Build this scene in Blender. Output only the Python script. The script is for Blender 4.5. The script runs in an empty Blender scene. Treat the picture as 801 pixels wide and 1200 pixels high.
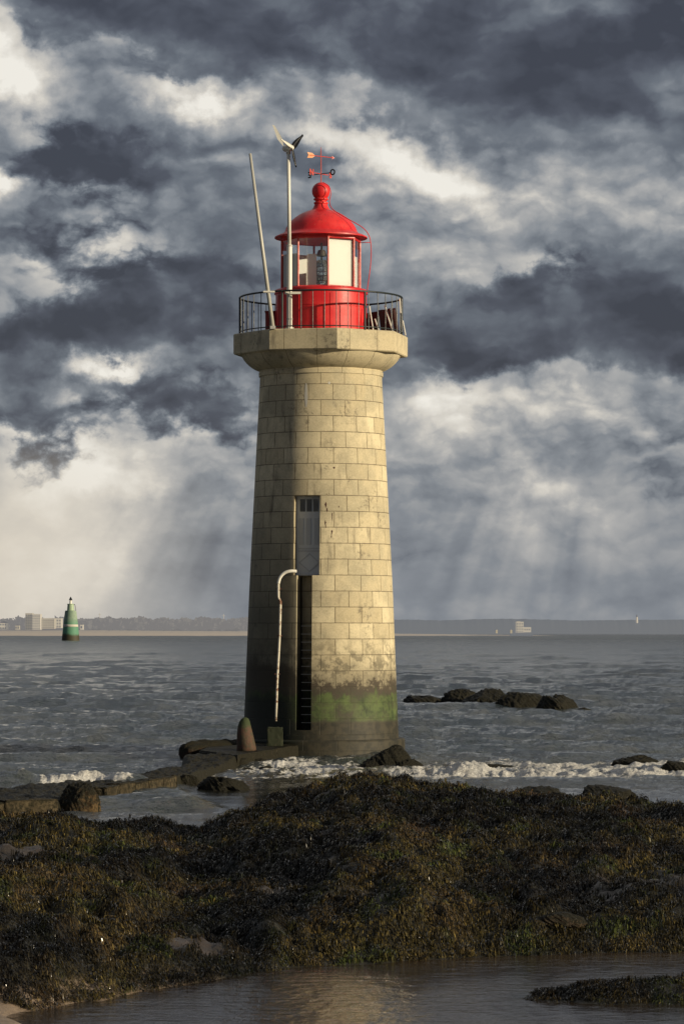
import bpy, bmesh, math, random
import numpy as np
from mathutils import Vector, Matrix
random.seed(7); RNG = np.random.default_rng(11)
PI = math.pi; R = math.radians
SC = bpy.context.scene
COL = SC.collection
F = 3900.0; H = 3.85; HZ = 739.0; CX = 400.5
TX, TY = -0.63, 100.0           # axis of the lighthouse
def at(px, py, Y):              # point seen at a photo position, at distance Y
    return Vector(((px-CX)*Y/F, Y, H-(py-HZ)*Y/F))
def onsea(px, py, z=0.0):
    Y = (H-z)*F/(py-HZ)
    return Vector(((px-CX)*Y/F, Y, z))

# ------------------------------------------------------------------ numpy noise
_P = RNG.permutation(256); _P = np.concatenate([_P, _P, _P])
_G = RNG.normal(size=(256, 2)); _G /= np.linalg.norm(_G, axis=1)[:, None]
def perlin(x, y, seed=0):
    xi = np.floor(x).astype(np.int64); yi = np.floor(y).astype(np.int64)
    xf = x-xi; yf = y-yi
    u = xf*xf*xf*(xf*(xf*6-15)+10); v = yf*yf*yf*(yf*(yf*6-15)+10)
    def g(ix, iy, dx, dy):
        h = _P[(_P[(ix+seed*17) & 255]+iy) & 255]
        return _G[h, 0]*dx+_G[h, 1]*dy
    a = g(xi, yi, xf, yf); b = g(xi+1, yi, xf-1, yf)
    c = g(xi, yi+1, xf, yf-1); d = g(xi+1, yi+1, xf-1, yf-1)
    return (a*(1-u)+b*u)*(1-v)+(c*(1-u)+d*u)*v*1.0
def fbm(x, y, oct=4, seed=0, gain=.5):
    s = 0; a = 1.0; f = 1.0
    for o in range(oct):
        s = s+a*perlin(x*f+o*13.7, y*f+o*7.3, seed+o); a *= gain; f *= 2.03
    return s
def ridged(x, y, oct=4, seed=0):
    s = 0; a = 1.0; f = 1.0
    for o in range(oct):
        s = s+a*(1-2*np.abs(perlin(x*f+o*3.1, y*f+o*9.2, seed+o))); a *= .5; f *= 2.1
    return s/1.9
def sstep(a, b, x):
    t = np.clip((x-a)/(b-a), 0, 1); return t*t*(3-2*t)

# ------------------------------------------------------------------ node helper
class NT:
    def __init__(s, nt): s.nt = nt; nt.nodes.clear()
    def n(s, t, **kw):
        o = s.nt.nodes.new(t)
        ins = kw.pop('i', {})
        for k, v in kw.items(): setattr(o, k, v)
        for k, v in ins.items():
            if hasattr(v, 'is_linked') or hasattr(v, 'links'): s.nt.links.new(v, o.inputs[k])
            else:
                sk = o.inputs[k]
                if sk.type == 'RGBA' and not hasattr(v, '__len__'): v = (v, v, v, 1)
                if sk.type == 'RGBA' and len(v) == 3: v = (*v, 1)
                sk.default_value = v
        return o
    def m(s, op, a, b=0.0, c=0.0, clamp=False):
        return s.n('ShaderNodeMath', operation=op, use_clamp=clamp, i={0: a, 1: b, 2: c}).outputs[0]
    def vm(s, op, a, b=(0, 0, 0), scale=1.0):
        o = s.n('ShaderNodeVectorMath', operation=op, i={0: a, 1: b, 3: scale})
        return o.outputs['Value'] if op in ('LENGTH', 'DOT_PRODUCT') else o.outputs[0]
    def sep(s, v): o = s.n('ShaderNodeSeparateXYZ', i={0: v}); return o.outputs
    def comb(s, x=0.0, y=0.0, z=0.0): return s.n('ShaderNodeCombineXYZ', i={0: x, 1: y, 2: z}).outputs[0]
    def noise(s, vec, scale=1.0, detail=4.0, rough=.5, dist=0.0, out='Fac'):
        return s.n('ShaderNodeTexNoise', i={'Vector': vec, 'Scale': scale, 'Detail': detail, 'Roughness': rough, 'Distortion': dist}).outputs[out]
    def ss(s, x, a, b):
        return s.n('ShaderNodeMapRange', interpolation_type='SMOOTHSTEP', i={0: x, 1: a, 2: b, 3: 0.0, 4: 1.0}).outputs[0]
    def mr(s, x, a, b, c, d):
        return s.n('ShaderNodeMapRange', clamp=True, i={0: x, 1: a, 2: b, 3: c, 4: d}).outputs[0]
    def mix(s, f, a, b, mode='MIX'):
        o = s.n('ShaderNodeMix', data_type='RGBA', blend_type=mode, clamp_factor=True)
        for k, v in ((0, f), (6, a), (7, b)):
            if hasattr(v, 'links'): s.nt.links.new(v, o.inputs[k])
            else:
                if k and len(v) == 3: v = (*v, 1)
                o.inputs[k].default_value = v
        return o.outputs[2]
    def ramp(s, f, pts, interp='LINEAR'):
        o = s.n('ShaderNodeValToRGB', i={0: f}); cr = o.color_ramp; cr.interpolation = interp
        while len(cr.elements) < len(pts): cr.elements.new(.5)
        for e, (p, c) in zip(cr.elements, pts): e.position = p; e.color = (*c, 1)
        return o.outputs[0]
    def map(s, v, loc=(0, 0, 0), rot=(0, 0, 0), scale=(1, 1, 1), vt='POINT'):
        return s.n('ShaderNodeMapping', vector_type=vt, i={'Vector': v, 'Location': loc, 'Rotation': rot, 'Scale': scale}).outputs[0]
def mat(name):
    m = bpy.data.materials.new(name); m.use_nodes = True; return m, NT(m.node_tree)
def finish(g, color, rough=.6, bump=None, bstr=.3, bdist=.02, metal=0.0, **kw):
    ins = {'Base Color': color, 'Roughness': rough, 'Metallic': metal}; ins.update(kw)
    if bump is not None:
        ins['Normal'] = g.n('ShaderNodeBump', i={'Strength': bstr, 'Distance': bdist, 'Height': bump}).outputs[0]
    b = g.n('ShaderNodeBsdfPrincipled', i=ins)
    g.n('ShaderNodeOutputMaterial', i={'Surface': b.outputs[0]}); return b
def obc(g): return g.n('ShaderNodeTexCoord').outputs['Object']
def geo(g): return g.n('ShaderNodeNewGeometry').outputs['Position']
def simple(name, col, rough=.5, var=.25, scale=8.0, metal=0.0, bump=.15, col2=None, spots=0.0, **kw):
    m, g = mat(name); c = obc(g)
    n1 = g.noise(c, scale, 6, .6); n2 = g.noise(c, scale*9, 3, .6)
    f = g.m('MULTIPLY_ADD', n2, .35, g.m('MULTIPLY', n1, .75))
    a = tuple(v*(1-var) for v in col); b = col2 or tuple(min(1, v*(1+var)) for v in col)
    cc = g.mix(g.ss(f, .38, .72), b if col2 else a, a if not col2 else b) if not col2 else g.mix(g.ss(f, .70-spots, .73-spots*.6), col, col2)
    finish(g, cc, g.mr(n1, .3, .7, max(.03, rough-.1), min(1, rough+.12)), f, bump, .01, metal, **kw)
    return m

# ------------------------------------------------------------------ object helpers
def link(name, me, m=None, parent=None, smooth=False):
    me.name = name
    o = bpy.data.objects.new(name, me); COL.objects.link(o)
    if m is not None and len(me.materials) == 0: me.materials.append(m)
    if smooth:
        me.polygons.foreach_set('use_smooth', [True]*len(me.polygons))
    if parent is not None: o.parent = parent
    return o
def obj(name, bm, m=None, parent=None, smooth=False):
    bmesh.ops.recalc_face_normals(bm, faces=bm.faces)
    me = bpy.data.meshes.new(name); bm.to_mesh(me); bm.free()
    return link(name, me, m, parent, smooth)
def tag(o, label=None, cat=None, group=None, kind=None):
    for k, v in (('label', label), ('category', cat), ('group', group), ('kind', kind)):
        if v: o[k] = v
    return o
def thing(name, label, cat, loc=(0, 0, 0), rz=0, group=None):
    o = bpy.data.objects.new(name, None); COL.objects.link(o); o.location = loc; o.rotation_euler = (0, 0, rz)
    o.empty_display_size = .2
    return tag(o, label, cat, group)
def grid_obj(name, V, nr, nc, m, attrs=None, smooth=True):
    me = bpy.data.meshes.new(name)
    idx = np.arange(nr*nc).reshape(nr, nc)
    q = np.stack([idx[:-1, :-1], idx[:-1, 1:], idx[1:, 1:], idx[1:, :-1]], -1).reshape(-1, 4)
    return mesh_np(name, V, q, m, attrs, smooth)
def mesh_np(name, V, q, m, attrs=None, smooth=True):
    me = bpy.data.meshes.new(name); k = q.shape[1]
    me.vertices.add(len(V)); me.vertices.foreach_set('co', V.astype(np.float32).ravel())
    me.loops.add(q.size); me.loops.foreach_set('vertex_index', q.astype(np.int32).ravel())
    me.polygons.add(len(q)); me.polygons.foreach_set('loop_start', np.arange(0, q.size, k, dtype=np.int32))
    if smooth: me.polygons.foreach_set('use_smooth', np.ones(len(q), bool))
    for an, (typ, a) in (attrs or {}).items():
        at_ = me.attributes.new(an, typ, 'POINT')
        if typ == 'FLOAT': at_.data.foreach_set('value', a.astype(np.float32).ravel())
        else: at_.data.foreach_set('color', a.astype(np.float32).ravel())
    me.update(calc_edges=True); me.validate(verbose=False)
    return link(name, me, m)
def box(bm, c, s, M=None, bev=0.0):
    r = bmesh.ops.create_cube(bm, size=1.0)
    vs = r['verts']
    bmesh.ops.scale(bm, vec=s, verts=vs)
    if bev > 0:
        es = list({e for v in vs for e in v.link_edges})
        rr = bmesh.ops.bevel(bm, geom=es, offset=bev, segments=2, affect='EDGES', profile=.6)
        vs = list({v for f in rr['faces'] for v in f.verts} | {v for v in vs if v.is_valid})
    bmesh.ops.translate(bm, vec=c, verts=vs)
    if M is not None: bmesh.ops.transform(bm, matrix=M, verts=vs)
    return vs
def lathe(bm, prof, segs=64, c=(0, 0, 0), phase=0.0, closed=True):
    rings = []
    for r, z in prof:
        rings.append([bm.verts.new((c[0]+r*math.cos(2*PI*(k)/segs+phase), c[1]+r*math.sin(2*PI*k/segs+phase), c[2]+z)) for k in range(segs)])
    for a, b in zip(rings[:-1], rings[1:]):
        for k in range(segs):
            bm.faces.new((a[k], a[(k+1) % segs], b[(k+1) % segs], b[k]))
    if closed:
        bm.faces.new(rings[0][::-1]); bm.faces.new(rings[-1])
def tube(bm, pts, r, segs=8, cap=True):
    pts = [Vector(p) for p in pts]; rs = r if hasattr(r, '__len__') else [r]*len(pts)
    rings = []; up = Vector((0, 0, 1)); prev = None
    for i, p in enumerate(pts):
        d = (pts[min(i+1, len(pts)-1)]-pts[max(i-1, 0)]).normalized()
        if prev is None:
            a = d.cross(up)
            if a.length < .1: a = d.cross(Vector((1, 0, 0)))
        else: a = prev-d*prev.dot(d)
        a.normalize(); prev = a; b = d.cross(a)
        rings.append([bm.verts.new(p+(a*math.cos(2*PI*k/segs)+b*math.sin(2*PI*k/segs))*rs[i]) for k in range(segs)])
    for x, y in zip(rings[:-1], rings[1:]):
        for k in range(segs): bm.faces.new((x[k], x[(k+1) % segs], y[(k+1) % segs], y[k]))
    if cap: bm.faces.new(rings[0][::-1]); bm.faces.new(rings[-1])
def smoothpath(pts, n=6):
    P = [Vector(p) for p in pts]; out = []
    for i in range(len(P)-1):
        a = P[max(i-1, 0)]; b = P[i]; c = P[i+1]; d = P[min(i+2, len(P)-1)]
        for k in range(n):
            t = k/n
            out.append(.5*((2*b)+(c-a)*t+(2*a-5*b+4*c-d)*t*t+(3*b-a-3*c+d)*t**3))
    out.append(P[-1]); return out

# ------------------------------------------------------------------ camera, sun
cam = bpy.data.cameras.new('camera'); co = bpy.data.objects.new('camera', cam); COL.objects.link(co)
co.location = (0, 0, H); co.rotation_euler = (R(90), 0, 0)
cam.sensor_fit = 'VERTICAL'; cam.sensor_height = 36; cam.lens = F/1200*36; cam.shift_y = (HZ-600)/1200
cam.clip_start = .5; cam.clip_end = 30000; SC.camera = co
SAZ, SEL = R(65), R(13)
sd = Vector((math.sin(SAZ)*math.cos(SEL), -math.cos(SAZ)*math.cos(SEL), math.sin(SEL)))
sun = bpy.data.lights.new('sun', 'SUN'); sun.energy = 5.0; sun.angle = R(.6); sun.color = (1, .85, .60)
so = bpy.data.objects.new('sun', sun); COL.objects.link(so); so.rotation_euler = sd.to_track_quat('Z', 'Y').to_euler(); so.location = (40, 60, 30)
SC.view_settings.view_transform = 'Standard'; SC.view_settings.look = 'None'; SC.view_settings.exposure = 0
SC.cycles.max_bounces = 6; SC.cycles.transparent_max_bounces = 12
# ------------------------------------------------------------------ sky: Nishita air behind a cloud deck built from noise
W = bpy.data.worlds.new('World'); SC.world = W; W.use_nodes = True
g = NT(W.node_tree)
d = g.vm('NORMALIZE', g.n('ShaderNodeTexCoord').outputs['Generated'])
x, y, z = g.sep(d)
az = g.m('ARCTAN2', x, y)
el = g.m('ARCSINE', z)
PX = g.m('MULTIPLY_ADD', az, 39.0, 4.005); PY = g.m('MULTIPLY_ADD', el, -39.0, 7.39)
P0 = g.comb(PX, PY, 0.0)
# domain warp
w1 = g.vm('SCALE', g.vm('SUBTRACT', g.noise(P0, .6, 2, .5, out='Color'), (.5, .5, .5)), scale=1.1)
w2 = g.vm('SCALE', g.vm('SUBTRACT', g.noise(g.vm('ADD', P0, (9, 4, 2)), 2.2, 8, .6, out='Color'), (.5, .5, .5)), scale=.75)
PW = g.vm('ADD', g.vm('ADD', P0, w1), w2)
Ps = g.vm('MULTIPLY', PW, (1, 1, 0))
aza = g.m('ABSOLUTE', az); T = g.mr(aza, .20, .7, .425, .18)  # sky out of view dimmed to cut fill light on the tower
# (cx, cy, rx, ry, rot degrees, amount): bright gaps (+) and dark cloud bodies (-)
BL = [
 (5.5,.6,5.5,1.6,4,-.10),(6.4,6.5,3.5,1.6,0,.0),
 (4.0,-.3,7.5,1.7,0,-.42),(6.2,1.1,3.4,1.4,6,-.48),(2.2,.45,3.0,.95,10,-.42),(7.6,.9,2.5,1.3,0,-.25),(4.9,.15,1.6,.7,0,.22),
 (.15,1.0,1.35,.75,35,.75),(2.35,1.2,1.2,.5,15,.65),(.1,2.2,.7,.42,0,.75),(.75,2.08,.5,.32,0,.65),
 (1.0,1.8,2.0,.9,0,-.32),(4.7,1.85,2.0,.6,18,.62),(5.6,2.3,1.6,.5,20,.25),(3.6,1.65,1.2,.55,0,.42),(4.2,3.0,2.2,1.0,0,-.18),(7.2,2.4,2.4,.8,0,.02),
 (1.0,2.95,2.2,.75,-14,.32),(1.2,3.1,1.4,.5,-10,.25),(2.4,3.2,2.0,1.6,0,-.32),(.9,3.85,3.0,.9,0,-.42),(.3,2.9,1.5,.8,0,-.2),(2.6,2.35,1.6,.8,0,-.15),
 (6.6,3.8,3.2,1.2,0,-.46),(5.2,4.0,2.0,.8,0,-.25),(7.7,3.5,1.6,1.0,0,-.2),(5.3,2.95,1.8,.8,0,.18),(6.3,3.0,1.5,.6,10,.15),
 (1.25,4.38,1.1,.36,0,.9),(1.6,4.85,1.2,.35,0,.4),(.9,5.3,2.2,.8,0,.3),(1.9,4.9,2.3,.8,0,-.38),(.25,4.95,1.2,.9,0,-.35),(.5,4.3,1.4,.5,0,-.15),
 (1.5,4.85,1.0,.3,0,.45),(1.0,5.6,2.4,.9,0,.45),(2.5,5.2,1.5,.6,0,.30),(.7,6.5,2.4,1.5,0,.36),(.2,6.9,2.4,1.2,0,.20),
 (5.4,4.65,1.6,.8,-10,.50),(6.3,5.6,1.8,.6,0,.22),(4.9,5.2,1.4,1.0,0,.25),(6.8,4.7,1.5,.6,0,.25),(7.6,4.9,1.4,.7,0,-.15),(7.6,5.7,1.6,1.0,0,.10),
 (6.2,6.9,4.2,1.4,0,-.06),(2.4,6.6,1.8,1.6,0,-.18),(7.8,7.0,1.8,.8,0,-.08),
]
for cx, cy, rx, ry, rot, a in BL:
    v = g.map(Ps, (cx, cy, 0), (0, 0, R(rot)), (rx, ry, 1), 'TEXTURE')
    s = g.n('ShaderNodeTexGradient', gradient_type='QUADRATIC_SPHERE', i={0: v}).outputs['Fac']
    T = g.m('MULTIPLY_ADD', s, a*1.12, T)
# noise body, stretched sideways; calmer near the horizon
w3 = g.vm('SCALE', g.vm('SUBTRACT', g.noise(g.vm('ADD', P0, (2, 7, 5)), 1.1, 5, .6, out='Color'), (.5, .5, .5)), scale=.45)
NP = g.vm('MULTIPLY', g.vm('ADD', P0, w3), (.60, 1.0, 0))
def body(off, det=9):
    p = g.vm('ADD', NP, off)
    a = g.n('ShaderNodeTexNoise', noise_dimensions='2D', i={'Vector': p, 'Scale': .62, 'Detail': det, 'Roughness': .56}).outputs['Fac']
    v = g.n('ShaderNodeTexVoronoi', voronoi_dimensions='2D', feature='F1', normalize=True, i={'Vector': p, 'Scale': 1.05, 'Detail': min(det, 5), 'Roughness': .58, 'Lacunarity': 2.1, 'Randomness': 1.0}).outputs['Distance']
    return g.m('ADD', g.m('MULTIPLY', a, .72), g.m('MULTIPLY_ADD', v, -.80, .14+.80*VB))
VB = .325
n0 = body((0, 0, 0)); l0 = body((0, 0, 0), 3.5); l1 = body((.09, -.15, 0), 3.5)
calm = g.ss(PY, 4.9, 7.0)
amp = g.m('MULTIPLY', g.m('MULTIPLY_ADD', calm, -.70, 1.0), g.mr(T, -.1, .40, .5, 1.0))
T = g.m('ADD', T, g.m('MULTIPLY', g.m('MULTIPLY', g.m('SUBTRACT', n0, .5), .85), amp))
rel = g.m('MULTIPLY', g.m('SUBTRACT', l0, l1), amp)
T = g.m('ADD', T, g.m('MULTIPLY', rel, .9))
# nearer dark banks with torn, crisp edges in front of the bright deck
S = -.30
for cx, cy, rx, ry, rot, a in ((4.2,-.7,9.5,2.5,2,1.5),(6.4,.9,4.0,1.5,4,1.25),(2.0,.25,3.2,1.15,8,.9),(6.8,3.75,3.8,1.1,0,1.15),(5.0,3.95,1.8,.6,0,.4),
   (.8,3.8,3.6,.8,0,.7),(2.5,3.3,2.2,1.0,0,.5),(1.1,1.95,2.7,.85,-4,.55),(.2,5.0,1.3,.75,0,.7),(2.3,4.85,2.2,.65,0,.65),(.1,2.9,1.6,.6,0,.3),(7.6,5.1,1.5,.5,0,.35)):
    v = g.map(Ps, (cx, cy, 0), (0, 0, R(rot)), (rx, ry, 1), 'TEXTURE')
    s_ = g.n('ShaderNodeTexGradient', gradient_type='QUADRATIC_SPHERE', i={0: v}).outputs['Fac']
    S = g.m('MULTIPLY_ADD', s_, a*1.3, S)
S = g.m('ADD', S, g.m('MULTIPLY', g.m('SUBTRACT', n0, .5), -1.5))
MK = g.ss(S, -.10, .24)
soft = g.n('ShaderNodeTexNoise', noise_dimensions='2D', i={'Vector': NP, 'Scale': .9, 'Detail': 4.0, 'Roughness': .5}).outputs['Fac']
TF = g.m('ADD', g.m('MULTIPLY_ADD', g.m('MINIMUM', S, .55), -.20, .19), g.m('ADD', g.m('ADD', g.m('MULTIPLY', g.m('SUBTRACT', soft, .5), 1.35), g.m('MULTIPLY', g.m('SUBTRACT', n0, .5), .25)), g.m('MULTIPLY', rel, 1.0)))
rim = g.m('MULTIPLY', g.ss(S, -.30, -.03), g.ss(T, .30, .62))
T = g.m('MULTIPLY_ADD', rim, .16, T)
T = g.m('MULTIPLY_ADD', g.ss(PY, 5.0, 6.6), .06, T)
T = g.m('MULTIPLY_ADD', g.m('MULTIPLY', g.ss(el, .22, .5), g.ss(aza, 1.2, .5)), .36, T)  # sky above the view brightened, added so the sea reflects lighter
T = g.m('ADD', g.m('MULTIPLY', T, g.m('SUBTRACT', 1.0, MK)), g.m('MULTIPLY', TF, MK))
# slanting shafts of light below the clouds
def rays(cx, cy, a0, k):
    dx = g.m('SUBTRACT', PX, cx); dy = g.m('SUBTRACT', PY, cy)
    an = g.m('ARCTAN2', dx, dy)
    n = g.noise(g.comb(g.m('MULTIPLY', an, a0), g.m('MULTIPLY', dy, .05), 0.0), 1.0, 3, .6)
    return g.m('MULTIPLY', g.m('SUBTRACT', n, .48), k)
low = g.m('MULTIPLY', g.ss(PY, 5.2, 6.2), g.m('SUBTRACT', 1.0, g.ss(PY, 6.7, 7.5)))
wr = g.m('MULTIPLY', g.ss(PX, 4.6, 5.4), g.m('SUBTRACT', 1.0, g.ss(PX, 6.6, 7.6)))
wl = g.m('MULTIPLY', g.ss(PX, .6, 1.3), g.m('SUBTRACT', 1.0, g.ss(PX, 2.6, 3.0)))
T = g.m('ADD', T, g.m('MULTIPLY', g.m('MULTIPLY', low, wr), rays(7.6, .8, 9, .60)))
T = g.m('ADD', T, g.m('MULTIPLY', g.m('MULTIPLY', low, wl), rays(4.6, 1.0, 9, .60)))
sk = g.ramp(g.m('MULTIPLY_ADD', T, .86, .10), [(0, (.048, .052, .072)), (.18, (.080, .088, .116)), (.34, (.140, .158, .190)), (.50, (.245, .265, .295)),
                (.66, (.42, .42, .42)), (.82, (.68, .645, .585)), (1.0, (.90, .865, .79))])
warm = g.ss(PX, 3.6, -.5)
sk = g.mix(g.m('MULTIPLY', g.m('MULTIPLY', g.m('SUBTRACT', 1.0, g.ss(PX, -.5, 3.2)), g.ss(PY, 4.9, 6.3)), .72), sk, (.74, .67, .56))
air = g.n('ShaderNodeTexSky', sky_type='NISHITA', sun_disc=False, sun_elevation=SEL, sun_rotation=R(120), air_density=1.0, dust_density=2.0)
ba = g.n('ShaderNodeBackground', i={'Color': air.outputs[0], 'Strength': .08})
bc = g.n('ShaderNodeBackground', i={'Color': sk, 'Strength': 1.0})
cover = 0.94
# below the horizon only the air glow remains
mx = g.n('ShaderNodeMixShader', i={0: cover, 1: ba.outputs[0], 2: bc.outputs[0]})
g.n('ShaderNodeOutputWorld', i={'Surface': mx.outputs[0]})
W.cycles.sampling_method = 'MANUAL'; W.cycles.sample_map_resolution = 1024
# ------------------------------------------------------------------ materials
def stone_mat(name, courses=True, wet=True, slab=False):
    m, g = mat(name); c = obc(g); x, y, z = g.sep(c)
    ang = g.m('ARCTAN2', x, g.m('MULTIPLY', y, -1.0))
    u = g.m('MULTIPLY', ang, 16/(2*PI)*1.56)
    v = g.m('DIVIDE', g.m('SUBTRACT', z, 10.66), .4704)
    big = g.noise(c, .9, 5, .6); fine = g.noise(c, 22, 5, .7); med = g.noise(c, 4, 6, .65)
    jig = g.m('MULTIPLY', g.m('SUBTRACT', g.noise(g.vm('ADD', c, (3, 1, 7)), 6, 3), .5), .035)
    if slab:
        bv = g.comb(g.m('ADD', g.m('MULTIPLY', ang, 16/(2*PI)*1.0), .12), .5, 0)
        br = g.n('ShaderNodeTexBrick', offset=0.0, i={'Vector': bv, 'Color1': .35, 'Color2': .75, 'Mortar': 0.0, 'Scale': 1.0, 'Mortar Size': .012, 'Mortar Smooth': .3, 'Brick Width': 1.0, 'Row Height': 40.0})
    else:
        bv = g.comb(g.m('ADD', u, jig), g.m('ADD', v, jig), 0)
        br = g.n('ShaderNodeTexBrick', offset=.5, i={'Vector': bv, 'Color1': 0.0, 'Color2': 1.0, 'Mortar': .5, 'Scale': 1.0, 'Mortar Size': .028, 'Mortar Smooth': .35, 'Brick Width': 1.56, 'Row Height': 1.0})
    val = g.n('ShaderNodeSeparateColor', i={0: br.outputs['Color']}).outputs[0]
    col = g.mix(val, (.49, .415, .265), (.66, .575, .385))
    col = g.mix(g.ss(big, .42, .66), col, (.42, .37, .25))
    col = g.mix(g.m('MULTIPLY', g.ss(med, .45, .75), .45), col, (.33, .285, .19))
    col = g.mix(g.m('MULTIPLY', g.ss(fine, .5, .72), .35), col, (.20, .17, .12))
    col = g.mix(g.m('MULTIPLY', g.ss(fine, .5, .28), .35), col, (.74, .66, .48))
    # soot-like lichen patches and drips
    st = g.noise(g.vm('MULTIPLY', c, (3.2, 3.2, .55)), 1.0, 7, .65)
    col = g.mix(g.m('MULTIPLY', g.ss(st, .56, .72), .65), col, (.12, .10, .075))
    sp = g.noise(g.vm('MULTIPLY', c, (1.5, 1.5, 1.1)), 1.0, 4, .5)
    bl = g.noise(c, 9, 6, .75)
    col = g.mix(g.m('MULTIPLY', g.m('MULTIPLY', g.ss(sp, .55, .66), g.ss(bl, .50, .62)), .6), col, (.085, .075, .06))
    mort = br.outputs['Fac']
    col = g.mix(g.m('MULTIPLY', mort, g.mr(med, .35, .65, .6, 1.0)), col, (.11, .085, .05))
    rough = .82; h = g.m('ADD', g.m('MULTIPLY', fine, .25), g.m('MULTIPLY', g.m('SUBTRACT', 1.0, mort), .9))
    h = g.m('ADD', h, g.m('MULTIPLY', val, .25))
    if wet:
        zn = g.m('ADD', z, g.m('MULTIPLY_ADD', g.noise(g.vm('MULTIPLY', c, (1, 1, .8)), 1.3, 6, .7), 1.5, -.75))
        left = g.ss(g.m('ADD', ang, g.m('MULTIPLY', g.m('SUBTRACT', big, .5), .4)), -.1, -.5)   # left side, coloured darker towards the bottom
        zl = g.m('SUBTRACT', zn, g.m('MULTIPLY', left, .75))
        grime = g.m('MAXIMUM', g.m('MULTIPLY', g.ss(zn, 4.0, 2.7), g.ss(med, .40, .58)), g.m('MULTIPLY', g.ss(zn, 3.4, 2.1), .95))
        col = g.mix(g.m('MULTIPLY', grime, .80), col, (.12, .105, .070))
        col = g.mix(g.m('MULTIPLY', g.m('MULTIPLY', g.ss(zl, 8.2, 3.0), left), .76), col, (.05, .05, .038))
        speck = g.ss(g.m('ADD', g.noise(c, 7, 7, .75), g.mr(zn, 1.9, 2.8, .28, -.25)), .48, .64)
        col = g.mix(speck, col, (.060, .046, .030))
        col = g.mix(g.ss(zl, 2.25, 1.95), col, (.050, .042, .028))
        gr = g.m('MULTIPLY', g.ss(zn, 2.05, 1.85), g.ss(g.m('ADD', z, g.m('MULTIPLY', med, .1)), 1.12, 1.26))
        gcol = g.mix(g.ss(g.noise(c, 2.2, 7, .7), .35, .62), (.022, .038, .010), (.088, .125, .036))
        col = g.mix(g.m('MULTIPLY', gr, g.mr(g.noise(c, 1.6, 6, .7), .36, .56, .15, 1.0)), col, gcol)
        low = g.ss(z, 1.24, 1.1)
        col = g.mix(low, col, g.mix(g.ss(med, .4, .6), (.018, .017, .010), (.042, .036, .021)))
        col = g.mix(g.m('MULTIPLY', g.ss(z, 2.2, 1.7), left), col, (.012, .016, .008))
    finish(g, col, g.mr(z, 1.0, 3.0, .68, .88) if wet else .85, h, .55, .02)
    return m
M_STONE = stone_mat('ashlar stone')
M_SLAB = stone_mat('slab stone', wet=False, slab=True)
def red_mat():
    m, g = mat('weathered red paint'); c = obc(g)
    a = g.noise(c, 1.6, 6, .6); b = g.noise(c, 12, 6, .7); st = g.noise(g.vm('MULTIPLY', c, (7, 7, .5)), 1.0, 6, .65)
    col = g.mix(g.ss(a, .38, .66), (.60, .012, .018), (.70, .030, .028))
    col = g.mix(g.m('MULTIPLY', g.ss(st, .50, .68), .55), col, (.34, .012, .014))
    col = g.mix(g.m('MULTIPLY', g.ss(b, .60, .70), .5), col, (.20, .025, .015))
    col = g.mix(g.m('MULTIPLY', g.ss(g.noise(g.vm('ADD', c, (5, 5, 5)), 20, 3, .6), .66, .72), .5), col, (.62, .30, .26))
    finish(g, col, g.mr(a, .3, .7, .36, .60), g.m('ADD', a, g.m('MULTIPLY', b, .3)), .2, .02); return m
M_RED = red_mat()
M_REDD = simple('dark red paint', (.22, .012, .014), .5, .2, 3, bump=.1)
M_RAIL = simple('black green paint', (.018, .028, .030), .45, .3, 12)
M_WHITE = simple('white paint', (.80, .78, .70), .4, .08, 6)
M_BLACK = simple('black blade', (.012, .012, .013), .3, .3, 6)
M_RUSTP = simple('rusty pipe', (.60, .56, .46), .6, .2, 5, col2=(.16, .060, .025), spots=.16)
M_RUST = simple('rusty brown sheet', (.060, .020, .012), .6, .4, 4, col2=(.025, .012, .010))
M_DOOR = simple('grey door paint', (.60, .65, .70), .55, .12, 4)
M_DOORP = simple('door panel paint', (.46, .50, .55), .55, .12, 4)
M_IRON = simple('galvanised rung', (.62, .62, .58), .5, .3, 10)
M_DARK = simple('dark recess', (.018, .016, .013), .9, .3, 5)
M_ORANGE = simple('orange vane paint', (.70, .26, .07), .45, .15, 5)
M_SALMON = simple('faded red paint', (.62, .07, .05), .45, .15, 5)
M_BRASS = simple('lamp brass', (.30, .28, .24), .35, .3, 8, metal=.7)
def blind_mat():
    m, g = mat('white blind')
    a = g.n('ShaderNodeBsdfDiffuse', i={'Color': (.95, .93, .88, 1)}); b = g.n('ShaderNodeBsdfTranslucent', i={'Color': (.95, .93, .88, 1)})
    s = g.n('ShaderNodeMixShader', i={0: .22, 1: a.outputs[0], 2: b.outputs[0]}); g.n('ShaderNodeOutputMaterial', i={'Surface': s.outputs[0]}); return m
M_PANEL = blind_mat()
def glass_mat():
    m, g = mat('lantern glass')
    gl = g.n('ShaderNodeBsdfGlossy', i={'Color': (.9, .95, 1, 1), 'Roughness': .03})
    tr = g.n('ShaderNodeBsdfTransparent', i={'Color': (.90, .93, .93, 1)})
    f = g.n('ShaderNodeFresnel', i={'IOR': 1.5}).outputs[0]
    f = g.m('MULTIPLY_ADD', f, 1.0, .04, clamp=True)
    s = g.n('ShaderNodeMixShader', i={0: f, 1: tr.outputs[0], 2: gl.outputs[0]})
    g.n('ShaderNodeOutputMaterial', i={'Surface': s.outputs[0]}); return m
M_GLASS = glass_mat()
def lens_mat():
    m, g = mat('fresnel lens glass')
    x, y, z = g.sep(obc(g))
    w = g.m('SINE', g.m('MULTIPLY', z, 150.0))
    finish(g, (.80, .88, .88), .05, w, .8, .02, **{'Transmission Weight': .85, 'IOR': 1.25}); return m
M_LENS = lens_mat()
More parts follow.
